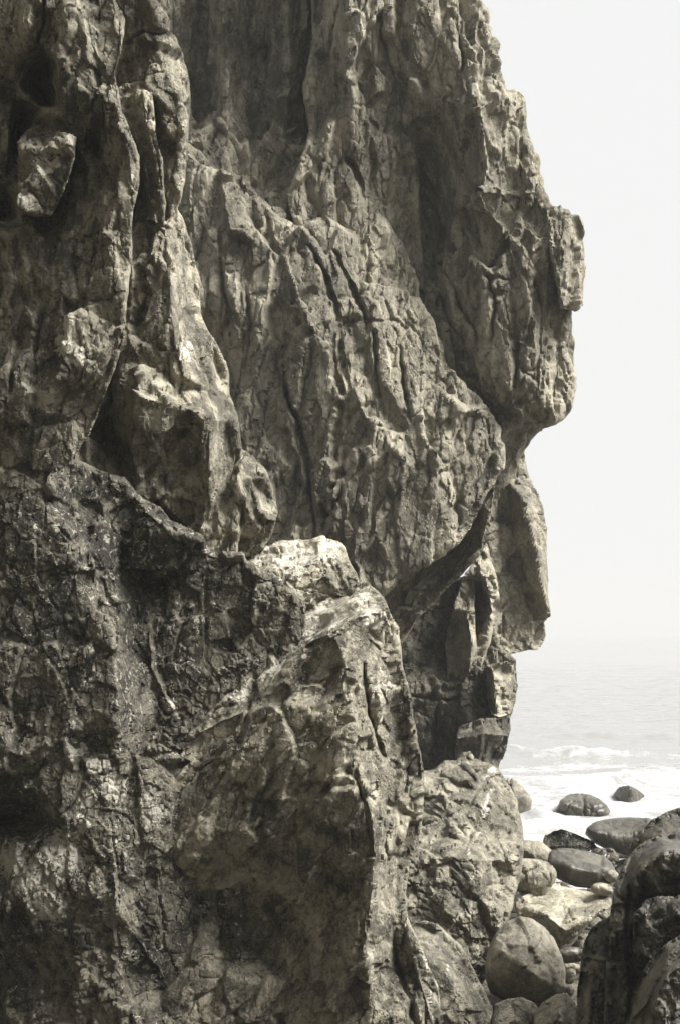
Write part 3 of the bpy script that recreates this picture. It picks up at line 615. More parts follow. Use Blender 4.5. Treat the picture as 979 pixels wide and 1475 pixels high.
rock('ridge_face', [(150, 1140), (225, 1090), (262, 1048), (278, 1024), (300, 1000), (322, 972), (345, 944), (370, 914), (398, 894), (420, 880), (448, 868), (472, 862), (500, 852), (514, 840), (530, 838), (540, 846), (552, 860), (566, 886), (574, 902), (577, 930), (581, 962), (592, 1002), (598, 1050), (605, 1086), (609, 1120), (609, 1180), (601, 1208), (590, 1240),
      (584, 1290), (588, 1330), (600, 1382), (610, 1440), (613, 1640), (150, 1640)],
     [[(530, 842, 8.75), (470, 866, 8.8), (400, 898, 8.75), (345, 950, 8.6), (270, 1040, 8.4)], [(548, 880, 8.3), (500, 893, 8.2), (450, 922, 8.2), (400, 975, 8.16), (340, 1015, 8.2), (275, 1055, 8.27)], [(480, 915, 8.12), (492, 940, 8.08), (505, 1000, 8.0), (502, 1055, 7.95), (520, 1120, 7.9), (540, 1190, 7.9), (536, 1280, 7.92), (526, 1360, 7.88), (540, 1475, 7.82), (545, 1620, 7.8)],
      (450, 955, 8.18), (430, 1000, 8.12), [(440, 1020, 8.0), (490, 1060, 7.95)], (460, 1085, 7.98), (400, 1085, 8.02), (420, 1160, 8.0), (350, 1100, 8.05), (300, 1110, 8.1), (250, 1110, 8.18), (490, 1180, 7.95), (470, 1280, 8.1), (380, 1190, 8.02), (310, 1200, 8.05), (340, 1330, 8.42), (400, 1330, 8.32), (280, 1300, 8.25), (420, 1420, 8.2), (300, 1400, 8.08), (250, 1440, 8.02), (500, 1420, 7.97), (400, 1475, 8.2), (240, 1220, 8.12), (190, 1130, 8.3), (170, 1300, 8.3), (170, 1450, 8.2),
      (560, 930, 8.3), (565, 1020, 8.25), (585, 1100, 8.3), (590, 1180, 8.3), (570, 1280, 8.2), (580, 1400, 8.15)],
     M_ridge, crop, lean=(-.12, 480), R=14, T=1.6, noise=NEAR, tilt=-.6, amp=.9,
     feats=[('crack', [(522, 955), (527, 1000), (534, 1040), (548, 1080), (556, 1095)], 5, .14), ('crack', [(440, 935), (452, 925), (470, 918)], 4, .16), ('step', [(545, 845), (500, 880), (460, 905)], .05, 14), ('step', [(470, 905), (430, 960), (370, 1010), (290, 1050)], .09, 16), ('crack', [(545, 985), (560, 1030), (575, 1060)], 3, .08),
            ('crack', [(515, 1075), (512, 1120), (528, 1170), (535, 1230)], 3, .12), ('crack', [(555, 1130), (552, 1200), (560, 1260)], 2.6, .1), ('crack', [(575, 1150), (570, 1230)], 2.4, .08), ('step', [(430, 1200), (422, 1240), (432, 1270)], .04, 18), ('step', [(525, 1370), (545, 1300), (540, 1200)], .06, 14), ('crack', [(565, 1330), (570, 1390), (590, 1440), (600, 1500)], 6, .2)],
     pale=[(540, 888, 17, 1.5), (500, 1070, 18, .5), (420, 920, 34, .9), (380, 955, 30, .9), (330, 990, 26, .9), (470, 890, 30, .9), (290, 1025, 20, .8), (515, 860, 24, .8), (555, 990, 40, .5), (440, 1000, 24, .5)],  # pale crust, spread along the top so the sunlit slope looks brighter
     vein=[([(463, 1228), (455, 1248), (441, 1280), (432, 1302)], 4), ([(530, 1372), (522, 1386), (508, 1392)], 3), ([(490, 1432), (470, 1452), (450, 1475)], 2)])
rock('rock_flake', [(566, 1300), (580, 1308), (590, 1332), (604, 1360), (614, 1390), (622, 1402), (630, 1420), (634, 1445), (640, 1640), (560, 1640), (566, 1440), (560, 1370)],
     [[(575, 1312, 8.2), (586, 1350, 8.05), (600, 1400, 8.0), (616, 1450, 7.95), (625, 1600, 7.9)], (566, 1400, 8.3), (580, 1450, 8.25), (632, 1440, 8.15), (570, 1350, 8.3)], M_near, crop, R=8, T=.8, noise=NEAR, amp=.8, vein=[([(608, 1372), (618, 1400), (628, 1420), (636, 1470)], 2.0), ([(614, 1400), (616, 1440), (624, 1475)], 1.6)])

# ------------------------------------------------------------------ rounded outcrops on the beach
mid = rock('rock_outcrop', [(560, 1125), (600, 1112), (625, 1106), (640, 1094), (655, 1096), (666, 1084), (676, 1082), (684, 1092), (696, 1096), (708, 1098), (718, 1106), (726, 1120), (736, 1134), (744, 1152), (752, 1190), (754, 1230), (746, 1276), (738, 1310), (726, 1342), (715, 1372), (702, 1404), (692, 1424), (640, 1440), (560, 1440)],
     [[(600, 1115, 12.6), (660, 1090, 12.8), (712, 1102, 12.6)], [(590, 1200, 12.0), (640, 1170, 12.0), (700, 1150, 12.2), (735, 1170, 12.4)], [(600, 1240, 11.5), (650, 1232, 11.35), (690, 1240, 11.35), (725, 1240, 11.6)], (640, 1290, 11.25), (690, 1300, 11.25), (690, 1380, 11.3), (640, 1380, 11.2), (740, 1260, 11.8), (570, 1300, 11.3), (660, 1210, 11.7)],
     M_worn, None, R=34, T=1.5, noise=WORN, tilt=.5, amp=1.35,
     feats=[('crack', [(590, 1235), (630, 1190), (670, 1165), (700, 1120)], 3, .14), ('crack', [(610, 1150), (650, 1180), (668, 1200)], 3, .12), ('crack', [(668, 1168), (680, 1195), (664, 1232)], 3, .1), ('crack', [(620, 1112), (660, 1130), (690, 1140)], 3, .12), ('crack', [(650, 1098), (680, 1120), (690, 1128)], 2.6, .1), ('crack', [(640, 1130), (620, 1160)], 2.5, .1), ('crack', [(700, 1150), (720, 1165), (740, 1190)], 2.4, .08), ('crack', [(610, 1250), (650, 1245), (668, 1262)], 2.2, .06), ('step', [(740, 1160), (715, 1200), (735, 1260)], .08, 18)],
     vein=[([(712, 1105), (694, 1118)], 4), ([(712, 1135), (700, 1155), (695, 1185)], 4.5), ([(685, 1200), (675, 1230)], 5), ([(678, 1262), (668, 1285)], 4), ([(665, 1300), (655, 1330), (645, 1350)], 2.5), ([(700, 1300), (690, 1370), (684, 1400)], 2.2), ([(680, 1290), (676, 1330)], 2)])
tag(mid, 'rounded creviced outcrop streaked with white quartz, at the foot of the ridged outcrop', 'rock outcrop')
low = rock('rock_outcrop', [(575, 1345), (596, 1328), (612, 1326), (630, 1332), (648, 1348), (664, 1362), (676, 1384), (690, 1412), (704, 1440), (714, 1468), (722, 1640), (560, 1640)],
     [[(596, 1332, 10.4), (630, 1345, 10.2), (660, 1380, 10.1), (690, 1430, 10.1), (712, 1475, 10.1)], [(600, 1370, 9.9), (640, 1400, 9.8), (672, 1450, 9.8), (690, 1550, 9.8)], (610, 1430, 9.75), (650, 1475, 9.7)], M_worn, None, R=14, T=1.2, noise=WORN, amp=.8,
     feats=[('crack', [(606, 1350), (650, 1385), (680, 1440)], 2.4, .08), ('step', [(678, 1450), (650, 1400), (605, 1362)], .05, 14)], vein=[([(644, 1390), (640, 1415), (628, 1425)], 2.2), ([(709, 1458), (706, 1475)], 3)])
tag(low, 'low rounded rock with a thin hooked white vein, beneath the quartz streaked outcrop', 'rock outcrop')

# ------------------------------------------------------------------ dark rocks at the right edge
dk = thing('rock_outcrop', 'tall dark wet rock mass with deep vertical clefts, beside the boulder beach', 'rock outcrop', (2.2, 9, 0))
rock('cleft_face', [(882, 1292), (888, 1264), (900, 1240), (914, 1222), (930, 1210), (950, 1203), (980, 1199), (1120, 1190), (1220, 1220), (1240, 1640), (870, 1640), (868, 1500), (876, 1330)],
     [[(910, 1232, 9.0), (950, 1206, 9.1), (1000, 1202, 9.1)], [(925, 1250, 8.6), (960, 1225, 8.55), (1010, 1230, 8.5)], [(890, 1290, 8.7), (905, 1330, 8.6), (900, 1475, 8.5)], (945, 1270, 8.55), (975, 1290, 8.6), (930, 1300, 8.8), (920, 1400, 8.75), (1000, 1300, 8.5), (1000, 1420, 8.5), (1180, 1300, 8.9)], M_black, dk, k=.45, R=9, T=1.5, noise=FRACT, amp=1.4,
     feats=[('crack', [(905, 1265), (900, 1330), (910, 1420), (905, 1500)], 4, .2), ('crack', [(945, 1240), (952, 1275), (985, 1295)], 3, .1), ('step', [(985, 1235), (945, 1225), (915, 1245)], .04, 12)])
rock('rounded_lobe', [(836, 1380), (840, 1356), (852, 1336), (868, 1324), (880, 1318), (892, 1330), (896, 1400), (894, 1640), (824, 1640), (826, 1470), (830, 1420)],
     [[(858, 1340, 8.9), (852, 1400, 8.7), (848, 1475, 8.65)], (880, 1340, 8.8), (885, 1450, 8.7), (832, 1440, 8.9)], M_black, dk, k=.45, R=12, T=.9, noise=FRACT, amp=1.2)
rock('inset_block', [(912, 1318), (926, 1298), (950, 1292), (985, 1294), (1040, 1300), (1040, 1400), (950, 1420), (910, 1400)],
     [[(922, 1302, 8.5), (950, 1296, 8.45), (1000, 1300, 8.4)], (930, 1330, 8.35), (960, 1320, 8.28), (920, 1390, 8.4), (1000, 1350, 8.3)], M_black, dk, k=.45, R=7, T=.6, noise=FRACT, amp=1.1, feats=[('crack', [(955, 1300), (970, 1335)], 3, .06)])
bk = rock('boulder', [(900, 1236), (908, 1216), (920, 1198), (936, 1182), (956, 1170), (980, 1163), (1040, 1160), (1090, 1190), (1090, 1300), (920, 1300)],
     [[(920, 1205, 9.7), (955, 1178, 9.7), (1000, 1170, 9.7)], (950, 1210, 9.4), (1010, 1210, 9.4), (1060, 1250, 9.6)], M_wet, None, k=.45, R=20, T=1.0, noise=FRACT, amp=.6)
tag(bk, 'dark rounded rock rising behind the tall cleft rock mass', 'boulder', 'boulders on the shore')
fr = rock('boulder', [(896, 1500), (902, 1462), (908, 1438), (918, 1412), (930, 1390), (946, 1370), (964, 1356), (985, 1345), (1060, 1310), (1160, 1330), (1180, 1640), (880, 1640)],
     [[(905, 1470, 7.9), (925, 1410, 7.85), (960, 1365, 7.85), (1010, 1335, 7.9)], [(935, 1440, 7.55), (960, 1400, 7.5), (1010, 1370, 7.5)], (960, 1475, 7.45), (930, 1500, 7.55), (1080, 1450, 7.5)], M_black, None, k=.45, R=10, T=1.0, noise=FRACT, amp=1.3,
     feats=[('crack', [(925, 1475), (940, 1430), (958, 1395), (985, 1372)], 3, .08), ('step', [(985, 1385), (950, 1412), (935, 1475)], .05, 12), ('crack', [(965, 1470), (975, 1420)], 2.5, .06)])
tag(fr, 'dark rough rock in the bottom right corner, in front of the tall cleft rock mass', 'boulder', 'boulders on the shore')
# ------------------------------------------------------------------ boulders on the beach
def ell(cx, cy, rx, ry, n=2.3, rot=0.0, wob=.05, seed=1):
    r = random.Random(seed); ph = [r.uniform(0, 6.28) for _ in range(4)]
    out = []
    for k in range(40):
        a = k / 40 * 2 * math.pi
        c, s = math.cos(a), math.sin(a)
        q = (abs(c) ** n + abs(s) ** n) ** (-1 / n) * (1 + wob * (math.sin(2 * a + ph[0]) + .6 * math.sin(3 * a + ph[1])) + wob * .3 * math.sin(5 * a + ph[2]))
        x, y = rx * c * q, ry * s * q
        out.append((cx + x * math.cos(rot) - y * math.sin(rot), cy + x * math.sin(rot) + y * math.cos(rot)))
    return out
def boulder(label, outline, ctrl, mat, T, R, noise=SMOOTH, amp=1.0, name='boulder', cat='boulder', **kw):
    o = rock(name, outline, ctrl, mat, None, R=R, T=T, noise=noise, amp=amp, jit=kw.pop('jit', .5), inset=.75, cell=kw.pop('cell', 1.6), **kw)
    return tag(o, label, cat, 'boulders on the shore')
boulder('largest smooth round boulder, nearly a ball, below the pale flat slab', [(698, 1410), (697, 1390), (703, 1365), (714, 1342), (730, 1327), (748, 1320), (766, 1324), (784, 1336), (798, 1354), (808, 1376), (814, 1398), (814, 1420), (806, 1436), (786, 1444), (758, 1447), (728, 1443), (706, 1430)],
        [(750, 1385, 10.55), (750, 1340, 10.65), (780, 1420, 10.55), (720, 1420, 10.6)], M_boulder, .55, 62, amp=1.2)
boulder('pale angular flat-topped slab lying between the rounder boulders', [(740, 1304), (746, 1296), (770, 1284), (798, 1271), (806, 1270), (826, 1280), (850, 1284), (868, 1288), (880, 1294), (880, 1306), (862, 1318), (848, 1330), (836, 1342), (822, 1356), (806, 1364), (796, 1356), (790, 1340), (780, 1332), (760, 1326), (744, 1318)],
        [[(742, 1306, 12.9), (775, 1316, 12.6), (790, 1322, 12.5), (815, 1342, 12.35), (835, 1330, 12.4), (870, 1308, 12.6)], [(800, 1273, 13.4), (850, 1286, 13.2), (878, 1296, 13.0)], (760, 1322, 12.75), (785, 1336, 12.65), (805, 1360, 12.6), (830, 1350, 12.6), (810, 1300, 12.85)], M_slab, .7, 5, FRACT, .55,
        feats=[('crack', [(808, 1300), (818, 1312), (822, 1325)], 1.6, .04), ('crack', [(830, 1298), (842, 1312)], 1.5, .03)])
boulder('smooth dark boulder with a wet sheen directly behind the pale flat slab', [(788, 1246), (790, 1228), (802, 1221), (824, 1222), (848, 1226), (868, 1232), (880, 1242), (887, 1256), (884, 1268), (870, 1276), (850, 1280), (828, 1278), (806, 1268), (794, 1262)],
        [[(795, 1228, 14.0), (840, 1230, 14.0), (875, 1242, 14.0)], [(800, 1242, 13.75), (825, 1250, 13.6), (860, 1256, 13.6)], (830, 1270, 13.7), (805, 1262, 13.8), (865, 1270, 13.7)], M_wet, .5, 14, SMOOTH, 1.3)
boulder('smooth grey boulder half hidden behind the quartz streaked outcrop', ell(764, 1262, 34, 28, 2.4, .1, .07, 3), [(764, 1262, 13.0), (764, 1240, 13.1)], M_boulder, .45, 20, WORN, .6)
boulder('pale round boulder above the grey one, at the edge of the foam', ell(766, 1231, 28, 20, 2.6, .2, .08, 4), [(766, 1231, 14.6)], M_slab, .4, 20)
sw = boulder('jagged blackish rock tufted with seaweed between smooth boulders', [(781, 1214), (784, 1204), (796, 1196), (808, 1194), (826, 1200), (842, 1206), (856, 1212), (862, 1222), (846, 1228), (824, 1226), (800, 1224), (790, 1224)],
        [[(785, 1205, 15.6), (815, 1202, 15.4), (850, 1214, 15.4)], (820, 1218, 15.2), (795, 1218, 15.3)], M_black, .4, 7, FRACT, 1.0)
boulder('long flattish dark boulder lying at the edge of the surf', [(841, 1202), (844, 1192), (856, 1184), (880, 1179), (905, 1177), (930, 1178), (944, 1182), (946, 1196), (940, 1214), (930, 1228), (900, 1232), (872, 1224), (852, 1214)], [(895, 1205, 17.2), (895, 1185, 17.5), (895, 1225, 17.2)], M_wet, .8, 24)
boulder('pale egg-shaped boulder leaning on the long dark boulder', ell(925, 1217, 17, 20, 2.4, .5, .07, 7), [(925, 1217, 15.5)], M_slab, .4, 18)
boulder('small smooth light cobble tucked behind the flat slab', ell(866, 1281, 16, 10, 2.2, .1, .04, 8), [(866, 1281, 12.9)], M_boulder, .2, 10, cell=1.3)
boulder('ridged wet rock between the smooth dark boulder and the pale egg-shaped one', [(858, 1232), (866, 1222), (880, 1222), (890, 1230), (892, 1242), (884, 1252), (874, 1250)], [(875, 1236, 14.4), (870, 1228, 14.5)], M_wet, .3, 7, WORN, .5)
boulder('small glossy cobble under the flat slab, near the tall dark mass', ell(880, 1262, 11, 9, 2.2, .4, .04, 9), [(880, 1262, 13.6)], M_boulder, .2, 9, cell=1.3)
boulder('dark oval boulder in the shade under the flat slab', ell(822, 1376, 20, 12, 2.2, 0, .04, 10), [(822, 1376, 11.6)], M_wet, .3, 12, cell=1.3)
boulder('dull cobble below the dark oval boulder', ell(824, 1396, 14, 9, 2.2, .1, .05, 11), [(824, 1396, 11.2)], M_boulder, .2, 9, cell=1.3)
boulder('narrow upright pale cobble beside the large round boulder', ell(820, 1406, 8, 11, 2.2, .1, .05, 12), [(820, 1406, 10.9)], M_slab, .15, 8, cell=1.2)
boulder('tiny pale cobble wedged right of the large round boulder', ell(819, 1428, 7, 9, 2.2, .3, .05, 13), [(819, 1428, 10.7)], M_slab, .15, 7, cell=1.2)
boulder('rough squat rock in front of the large round boulder', [(708, 1462), (712, 1446), (730, 1438), (752, 1437), (768, 1444), (780, 1458), (780, 1500), (706, 1500)], [[(715, 1450, 10.1), (745, 1442, 10.1), (772, 1456, 10.1)], (745, 1470, 9.85)], M_worn, .4, 12, WORN, .8)
boulder('rounded wet boulder with a glinting face at the bottom edge', [(766, 1462), (780, 1444), (800, 1432), (816, 1430), (828, 1444), (834, 1475), (834, 1510), (770, 1510)], [[(785, 1448, 10.0), (812, 1436, 10.0)], (800, 1468, 9.75), (822, 1480, 9.8)], M_boulder, .4, 18, WORN, .5, vein=[([(812, 1452), (806, 1475)], 4)])  # pale streak in the colour paints the glint on its face
# rocks standing in the surf
boulder('dark hump of rock with water streaming round it in the surf', [(800, 1166), (806, 1152), (818, 1144), (834, 1142), (848, 1144), (862, 1150), (874, 1160), (880, 1172), (870, 1184), (840, 1186), (812, 1182)], [(840, 1165, 23.0), (840, 1148, 23.3)], M_wet, 1.0, 18, WORN, .6, feats=[('crack', [(838, 1146), (842, 1175)], 3, .2)])
boulder('small dark split rock farther out in the surf', [(884, 1142), (890, 1134), (904, 1132), (916, 1136), (928, 1146), (922, 1158), (904, 1162), (890, 1158)], [[(886, 1140, 25.2), (908, 1138, 24.8), (925, 1146, 25.2)], (905, 1152, 24.8)], M_wet, .8, 8, FRACT, .5)
boulder('pale wet rock half covered by foam beside the quartz streaked outcrop', [(722, 1130), (730, 1120), (744, 1124), (756, 1138), (766, 1152), (764, 1166), (748, 1172), (726, 1166)], [(745, 1148, 21.0), (735, 1132, 21.4)], M_boulder, .7, 14, WORN, .7)

# small stones filling the gaps
def cobble_mesh(seed):
    bm_co, r = [], random.Random(seed)
    import bmesh
    b = bmesh.new(); bmesh.ops.create_icosphere(b, subdivisions=3, radius=1)
    co = np.array([v.co[:] for v in b.verts]); fc = np.array([[v.index for v in f.verts] for f in b.faces]); b.free()
    for k in range(7):
        n = np.array([r.gauss(0, 1) for _ in range(3)]); n /= np.linalg.norm(n); h = r.uniform(.62, .9)
        co -= np.outer(np.maximum(0, co @ n - h), n) * .85
    co *= 1 + .12 * fbm(co * 1.4 + seed, 3, seed)[:, None]
    return co, fc
protos = []
for k in range(5):
    co, fc = cobble_mesh(20 + k); protos.append((co, fc))
r = random.Random(5)
KIND = [M_boulder, M_wet, M_slab, M_wet]
WORD = ['grey', 'dark wet', 'pale', 'brownish wet']
n = 0
spots = []
for px, py, rad in [(735, 1300, .09), (742, 1322, .10), (728, 1322, .12), (735, 1288, .1), (770, 1330, .12), (782, 1344, .12), (800, 1366, .10), (812, 1362, .09), (836, 1358, .11), (846, 1345, .10), (855, 1325, .12), (868, 1312, .12), (884, 1285, .11),
                    (892, 1268, .1), (896, 1250, .11), (900, 1238, .1), (888, 1240, .08), (812, 1386, .07), (832, 1384, .07), (826, 1416, .08), (812, 1414, .06), (822, 1440, .07), (778, 1268, .12), (800, 1282, .1), (758, 1284, .12), (745, 1290, .1), (842, 1372, .11), (835, 1400, .1),
                    (776, 1448, .08), (764, 1440, .07), (846, 1286, .08), (858, 1272, .1), (880, 1274, .08), (790, 1216, .1), (860, 1222, .12), (896, 1226, .1), (905, 1248, .12)]:
    spots.append((px, py, rad))
for _ in range(110):
    d_ = r.uniform(10.2, 17.5); x_ = r.uniform(1.0 + .02 * d_, 1.6 + .16 * d_)
    spots.append((CX + x_ / d_ * F, HY + (H - .1) / d_ * F, r.uniform(.035, .085)))
meshes = {}
for i, (px, py, rad) in enumerate(spots):
    d = (H - .12) * F / (py - HY)
    k = i % 5; mi = r.randrange(4)
    if (k, mi) not in meshes:
        co, fc = protos[k]
        o = link_mesh('cobble', co, np.zeros((0, 4), int), fc, KIND[mi]); meshes[(k, mi)] = o
    else:
        o = meshes[(k, mi)].copy(); COL.objects.link(o)
    o.location = ((px - CX) / F * d, d, .06)
    o.scale = (rad * r.uniform(.8, 1.3), rad * r.uniform(.8, 1.2), rad * r.uniform(.55, .85)); o.rotation_euler = (r.uniform(-.3, .3), r.uniform(-.3, .3), r.uniform(0, 6.28))
    tag(o, 'small sea-worn cobble among the beach boulders', 'cobble', 'cobbles between the beach boulders')

# seaweed tuft on the jagged rock
import bmesh
b = bmesh.new(); r = random.Random(3)
for k in range(70):
    px, py, d = r.uniform(786, 840), 0, r.uniform(15.25, 15.5)
    top = 1200 + abs(px - 806) * .25
    p = at(np.array([px]), np.array([top + r.uniform(0, 10)]), np.array([d]))[0]
    a = r.uniform(0, 6.28); w = .008; ln = r.uniform(.04, .10)
    dirv = np.array([math.cos(a) * .7, math.sin(a) * .7 - .3, r.uniform(-.2, .8)]); sd = np.array([-math.sin(a), math.cos(a), 0]) * w
    prev = None
    for q in range(4):
        c = p + dirv * ln * q / 3 + np.array([0, 0, -.05 * (q / 3) ** 2])
        ww = sd * (1.2 - q * .3)
        v = (b.verts.new(c - ww), b.verts.new(c + ww))
        if prev: b.faces.new((prev[0], prev[1], v[1], v[0]))
        prev = v
me = bpy.data.meshes.new('seaweed'); b.to_mesh(me); b.free()
M_weed = stone('seaweed', .02, .06, .1, -.3, 1, .3, .35)
me.materials.append(M_weed); so = bpy.data.objects.new('seaweed', me); COL.objects.link(so); so.parent = sw

# ------------------------------------------------------------------ beach floor, sea bed and sea
def axis(segs):
    out = [segs[0][0]]
    for a, b, s0, s1 in segs:
        x, s = a, s0
        while x < b - 1e-6:
            t = (x - a) / (b - a); x = min(b, x + s0 * (s1 / s0) ** t); out.append(x)
    return np.array(out)
xs = axis([(-3000, -60, 800, 12), (-60, 0, 12, .4), (0, 13, .12, .12), (13, 40, .14, .6), (40, 3000, 1, 800)])
ys = axis([(-60, 6, 10, .6), (6, 26, .14, .14), (26, 3000, .6, 700)])
GX, GY = np.meshgrid(xs, ys); X, Y = GX.ravel(), GY.ravel()
q3 = np.stack([X, Y, X * 0], -1)
Z = np.interp(Y, [-60, 10, 14, 17.5, 20, 26, 60, 3000], [.3, .06, .05, .02, -.12, -.5, -2, -6]) + .08 * fbm(q3 / .8, 3, 3) * (np.abs(Y - 14) < 14)
gi = np.arange(len(X)).reshape(GX.shape)
qd = np.stack([gi[:-1, :-1].ravel(), gi[:-1, 1:].ravel(), gi[1:, 1:].ravel(), gi[1:, :-1].ravel()], -1)
M_sand = stone('wet_shingle', .03, .13, .25, -.05, 2.5, .6, .4)
bed = link_mesh('beach', np.stack([X, Y, Z], -1), qd, np.zeros((0, 3), int), M_sand); tag(bed, kind='structure')

xs = axis([(-3000, -60, 800, 12), (-60, 0, 12, .5), (0, 14, .09, .09), (14, 45, .12, .5), (45, 3000, 1, 800)])
ys = axis([(15, 46, .08, .09), (46, 140, .16, .9), (140, 3200, 2, 500)])
GX, GY = np.meshgrid(xs, ys); X, Y = GX.ravel(), GY.ravel()
q2 = np.stack([X, Y, X * 0], -1)
fade = np.clip(1.3 - Y / 160, 0, 1)
w = np.zeros(len(X))
wob = fbm(q2 / np.array([9, 6, 1]), 3, 12)
for lam, amp_, ang, ph in [(6.5, .085, -.06, 0), (3.7, .05, .10, 1.2), (2.1, .03, -.2, 2.2), (1.2, .016, .3, .4), (.7, .009, -.4, 3)]:
    a = (Y * math.cos(ang) + X * math.sin(ang)) * 2 * math.pi / lam + ph + wob * 5
    g = .5 + .9 * fbm(q2 / np.array([lam * 2.2, lam * 1.3, 1]) + lam, 2, int(lam * 10))
    s_ = np.sin(a); w += amp_ * g * (1 - 2 * np.abs(np.sin(a / 2)) ** .8 + .3)
chop = fbm(q2 / np.array([1.1, .5, 1]), 4, 31)
w = (w + .06 * chop) * fade
# two small breakers rolling in, broken along their length
crest = np.zeros(len(X))
for y0, h, x0, wd, bend in [(33.5, .30, 5.9, 1.5, .12), (35.0, .22, 4.2, .8, .05), (30.6, .22, 8.4, 2.0, -.1), (28.2, .2, 6.4, 2.6, .05), (25.6, .18, 8.6, 2.2, 0), (33.0, .22, 9.5, 1.2, 0), (40, .2, 8, 2.5, .1), (47, .2, 13, 3, 0)]:
    yy = Y - y0 - bend * (X - x0) - .5 * wob
    prof = np.where(yy < 0, np.exp(-(yy / .28) ** 2), np.exp(-(yy / .9) ** 2)) * np.exp(-((X - x0) / wd) ** 2) * (.7 + .6 * fbm(q2 / np.array([.9, 3, 1]), 2, 77))
    w += 1.3 * h * prof; crest = np.maximum(crest, prof)
shore = np.clip((26.5 - Y) / 6, 0, 1)
w = w * (1 - .4 * shore) + .05 * shore * fbm(q2 / .5, 3, 15)
foam_n = fbm(q2 / np.array([1.5, 1.0, 1]) + .35 * np.stack([wob, wob, wob], -1), 5, 41, .6)
foam = np.clip((35.5 - Y) / 9, -.6, .8) + 1.5 * foam_n + .45 * crest * (w > .08)
lace = 1 - 2.4 * np.abs(fbm(q2 / np.array([.9, .6, 1]) + .4 * np.stack([wob, wob, wob], -1), 4, 63, .6))
foam += .45 * (lace - .5)
for rx_, ry_, rr in [(3.98, 22.9, .75), (5.13, 24.8, .6), (3.0, 21.0, .7), (4.0, 19.6, .5), (2.6, 22.5, .7)]:
    dd_ = np.hypot(X - rx_, (Y - ry_) * .8)
    ring = np.exp(-((dd_ - rr) / .28) ** 2)
    w += ring * (.05 + .16 * np.abs(fbm(q2 / .22 + rx_, 3, 88))); foam += .9 * ring
sea_m = bpy.data.materials.new('sea_water'); t = nt(sea_m)
b_ = t.nodes.new('ShaderNodeBsdfPrincipled'); o_ = t.nodes.new('ShaderNodeOutputMaterial'); t.links.new(b_.outputs[0], o_.inputs[0])
tc = t.nodes.new('ShaderNodeTexCoord'); co_ = tc.outputs['Object']
fn = noise_(t, co_, 3.2, 9, .72, .8)
ff = mrange(t, math_(t, 'ADD', attr(t, 'foam'), math_(t, 'MULTIPLY', math_(t, 'SUBTRACT', fn, .5), 2.8)), .35, .95)
t.links.new(mixc(t, ff, (.22, .219, .21), (.35, .349, .343)), b_.inputs['Base Color'])
t.links.new(mrange(t, ff, 0, 1, .15, .8), b_.inputs['Roughness'])
b_.inputs['IOR'].default_value = 1.33
bn = t.nodes.new('ShaderNodeBump'); t.links.new(mrange(t, ff, 0, 1, .2, .8), bn.inputs['Strength']); bn.inputs['Distance'].default_value = .04
t.links.new(math_(t, 'ADD', noise_(t, co_, 6, 6, .6), math_(t, 'MULTIPLY', ff, .5)), bn.inputs['Height']); t.links.new(bn.outputs[0], b_.inputs['Normal'])
gi = np.arange(len(X)).reshape(GX.shape)
qd = np.stack([gi[:-1, :-1].ravel(), gi[:-1, 1:].ravel(), gi[1:, 1:].ravel(), gi[1:, :-1].ravel()], -1)
water = link_mesh('sea', np.stack([X, Y, w], -1), qd, np.zeros((0, 3), int), sea_m, None, dict(foam=foam)); tag(water, kind='structure')

# ------------------------------------------------------------------ cove walls: unseen, added beside and behind the viewpoint to block sky light
def cove(name, label, path, h):
    n = 60; P = resample(path, .5, False); zs = np.linspace(-.4, h, 40)
    gx = np.repeat(P[:, None, :], len(zs), 1)
    co = np.concatenate([gx, np.broadcast_to(zs[None, :, None], (len(P), len(zs), 1))], 2).reshape(-1, 3)
    off = fbm(co / 1.6, 4, 5)[:, None] * .9
    co = co + np.stack([off[:, 0], fbm(co / 1.6 + 9, 4, 6) * .9, 0 * off[:, 0]], -1)
    gi = np.arange(len(co)).reshape(len(P), len(zs))
    qd = np.stack([gi[:-1, :-1].ravel(), gi[1:, :-1].ravel(), gi[1:, 1:].ravel(), gi[:-1, 1:].ravel()], -1)
    o = link_mesh(name, co, qd, np.zeros((0, 3), int), M_near, near)
    return o
cove('sky_block_wall', '', [(-4.6, 9.5), (-3.6, 6.5), (-3.4, 3), (-3.2, 0), (-3.0, -4), (0, -6), (8, -6.5)], 11)

# ------------------------------------------------------------------ air
hz = bpy.data.materials.new('sea_haze'); t = nt(hz)
pv = t.nodes.new('ShaderNodeVolumePrincipled'); oo = t.nodes.new('ShaderNodeOutputMaterial'); t.links.new(pv.outputs[0], oo.inputs['Volume'])
pv.inputs['Color'].default_value = (.56, .56, .56, 1); pv.inputs['Density'].default_value = HAZE = .0018
def box(name, a, b_, mat):
    x0, y0, z0 = a; x1, y1, z1 = b_
    co = np.array([(x, y, z) for x in (x0, x1) for y in (y0, y1) for z in (z0, z1)], float)
    qd = np.array([[0, 1, 3, 2], [4, 6, 7, 5], [0, 4, 5, 1], [2, 3, 7, 6], [0, 2, 6, 4], [1, 5, 7, 3]])
    return link_mesh(name, co, qd, np.zeros((0, 3), int), mat, smooth=False)
hb = box('haze', (-3300, -70, -8), (3300, 3500, 28), hz); tag(hb, kind='stuff')

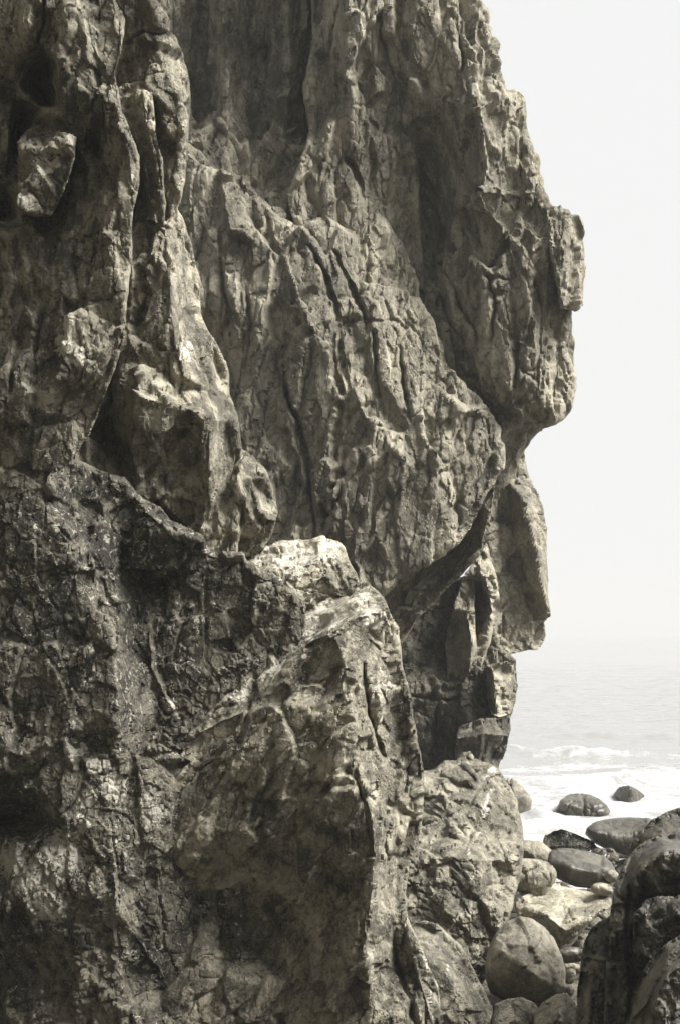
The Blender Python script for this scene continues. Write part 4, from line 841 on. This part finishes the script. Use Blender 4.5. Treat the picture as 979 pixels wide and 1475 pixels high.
# ------------------------------------------------------------------ light
AZ, EL = math.radians(104), math.radians(48)           # azimuth from +Y towards +X
to_sun = Vector((math.sin(AZ) * math.cos(EL), math.cos(AZ) * math.cos(EL), math.sin(EL)))
sl = bpy.data.lights.new('sun', 'SUN'); sl.energy = 5.0; sl.angle = math.radians(32); sl.color = (1, .975, .95)
so = bpy.data.objects.new('sun', sl); COL.objects.link(so); so.rotation_euler = (-to_sun).to_track_quat('-Z', 'Y').to_euler(); so.location = (20, 0, 30)
W = bpy.data.worlds.new('World'); C.world = W; W.use_nodes = True
t = W.node_tree; t.nodes.clear()
sk = t.nodes.new('ShaderNodeTexSky'); sk.sky_type = 'NISHITA'; sk.sun_disc = False; sk.sun_elevation = EL; sk.sun_rotation = AZ
sk.dust_density = 4
bw = t.nodes.new('ShaderNodeRGBToBW'); t.links.new(sk.outputs[0], bw.inputs[0])
tcw = t.nodes.new('ShaderNodeTexCoord'); dt = t.nodes.new('ShaderNodeVectorMath'); dt.operation = 'DOT_PRODUCT'
t.links.new(tcw.outputs['Generated'], dt.inputs[0]); dt.inputs[1].default_value = (.35, 1, 0)      # bright over the sea; unseen inland side dimmed to cut the fill light
th = mrange(t, dt.outputs['Value'], -.55, .2, .6, 1.0)
cl = mixc(t, th, (0, 0, 0), (9.1, 9.2, 9.16))
mx = t.nodes.new('ShaderNodeMix'); mx.data_type = 'RGBA'; mx.inputs[0].default_value = .92
t.links.new(bw.outputs[0], mx.inputs[6]); t.links.new(cl, mx.inputs[7])
bg = t.nodes.new('ShaderNodeBackground'); t.links.new(mx.outputs[2], bg.inputs[0]); bg.inputs[1].default_value = .0437
ow = t.nodes.new('ShaderNodeOutputWorld'); t.links.new(bg.outputs[0], ow.inputs[0])

# ------------------------------------------------------------------ camera
cam = bpy.data.cameras.new('camera'); co = bpy.data.objects.new('camera', cam); COL.objects.link(co)
cam.sensor_fit = 'VERTICAL'; cam.sensor_height = 36; cam.lens = F / PH * 36
cam.shift_y = (HY - PH / 2) / PH; cam.clip_start = .05; cam.clip_end = 8000
co.location = (0, 0, H); co.rotation_euler = (math.radians(90), 0, 0)
C.camera = co
C.render.resolution_x, C.render.resolution_y = 679, 1024
C.view_settings.view_transform = 'Standard'; C.view_settings.look = 'None'; C.view_settings.exposure = 1.28; C.view_settings.gamma = 1
C.cycles.use_denoising = True
C.cycles.max_bounces = 6; C.cycles.diffuse_bounces = 3; C.cycles.volume_bounces = 1
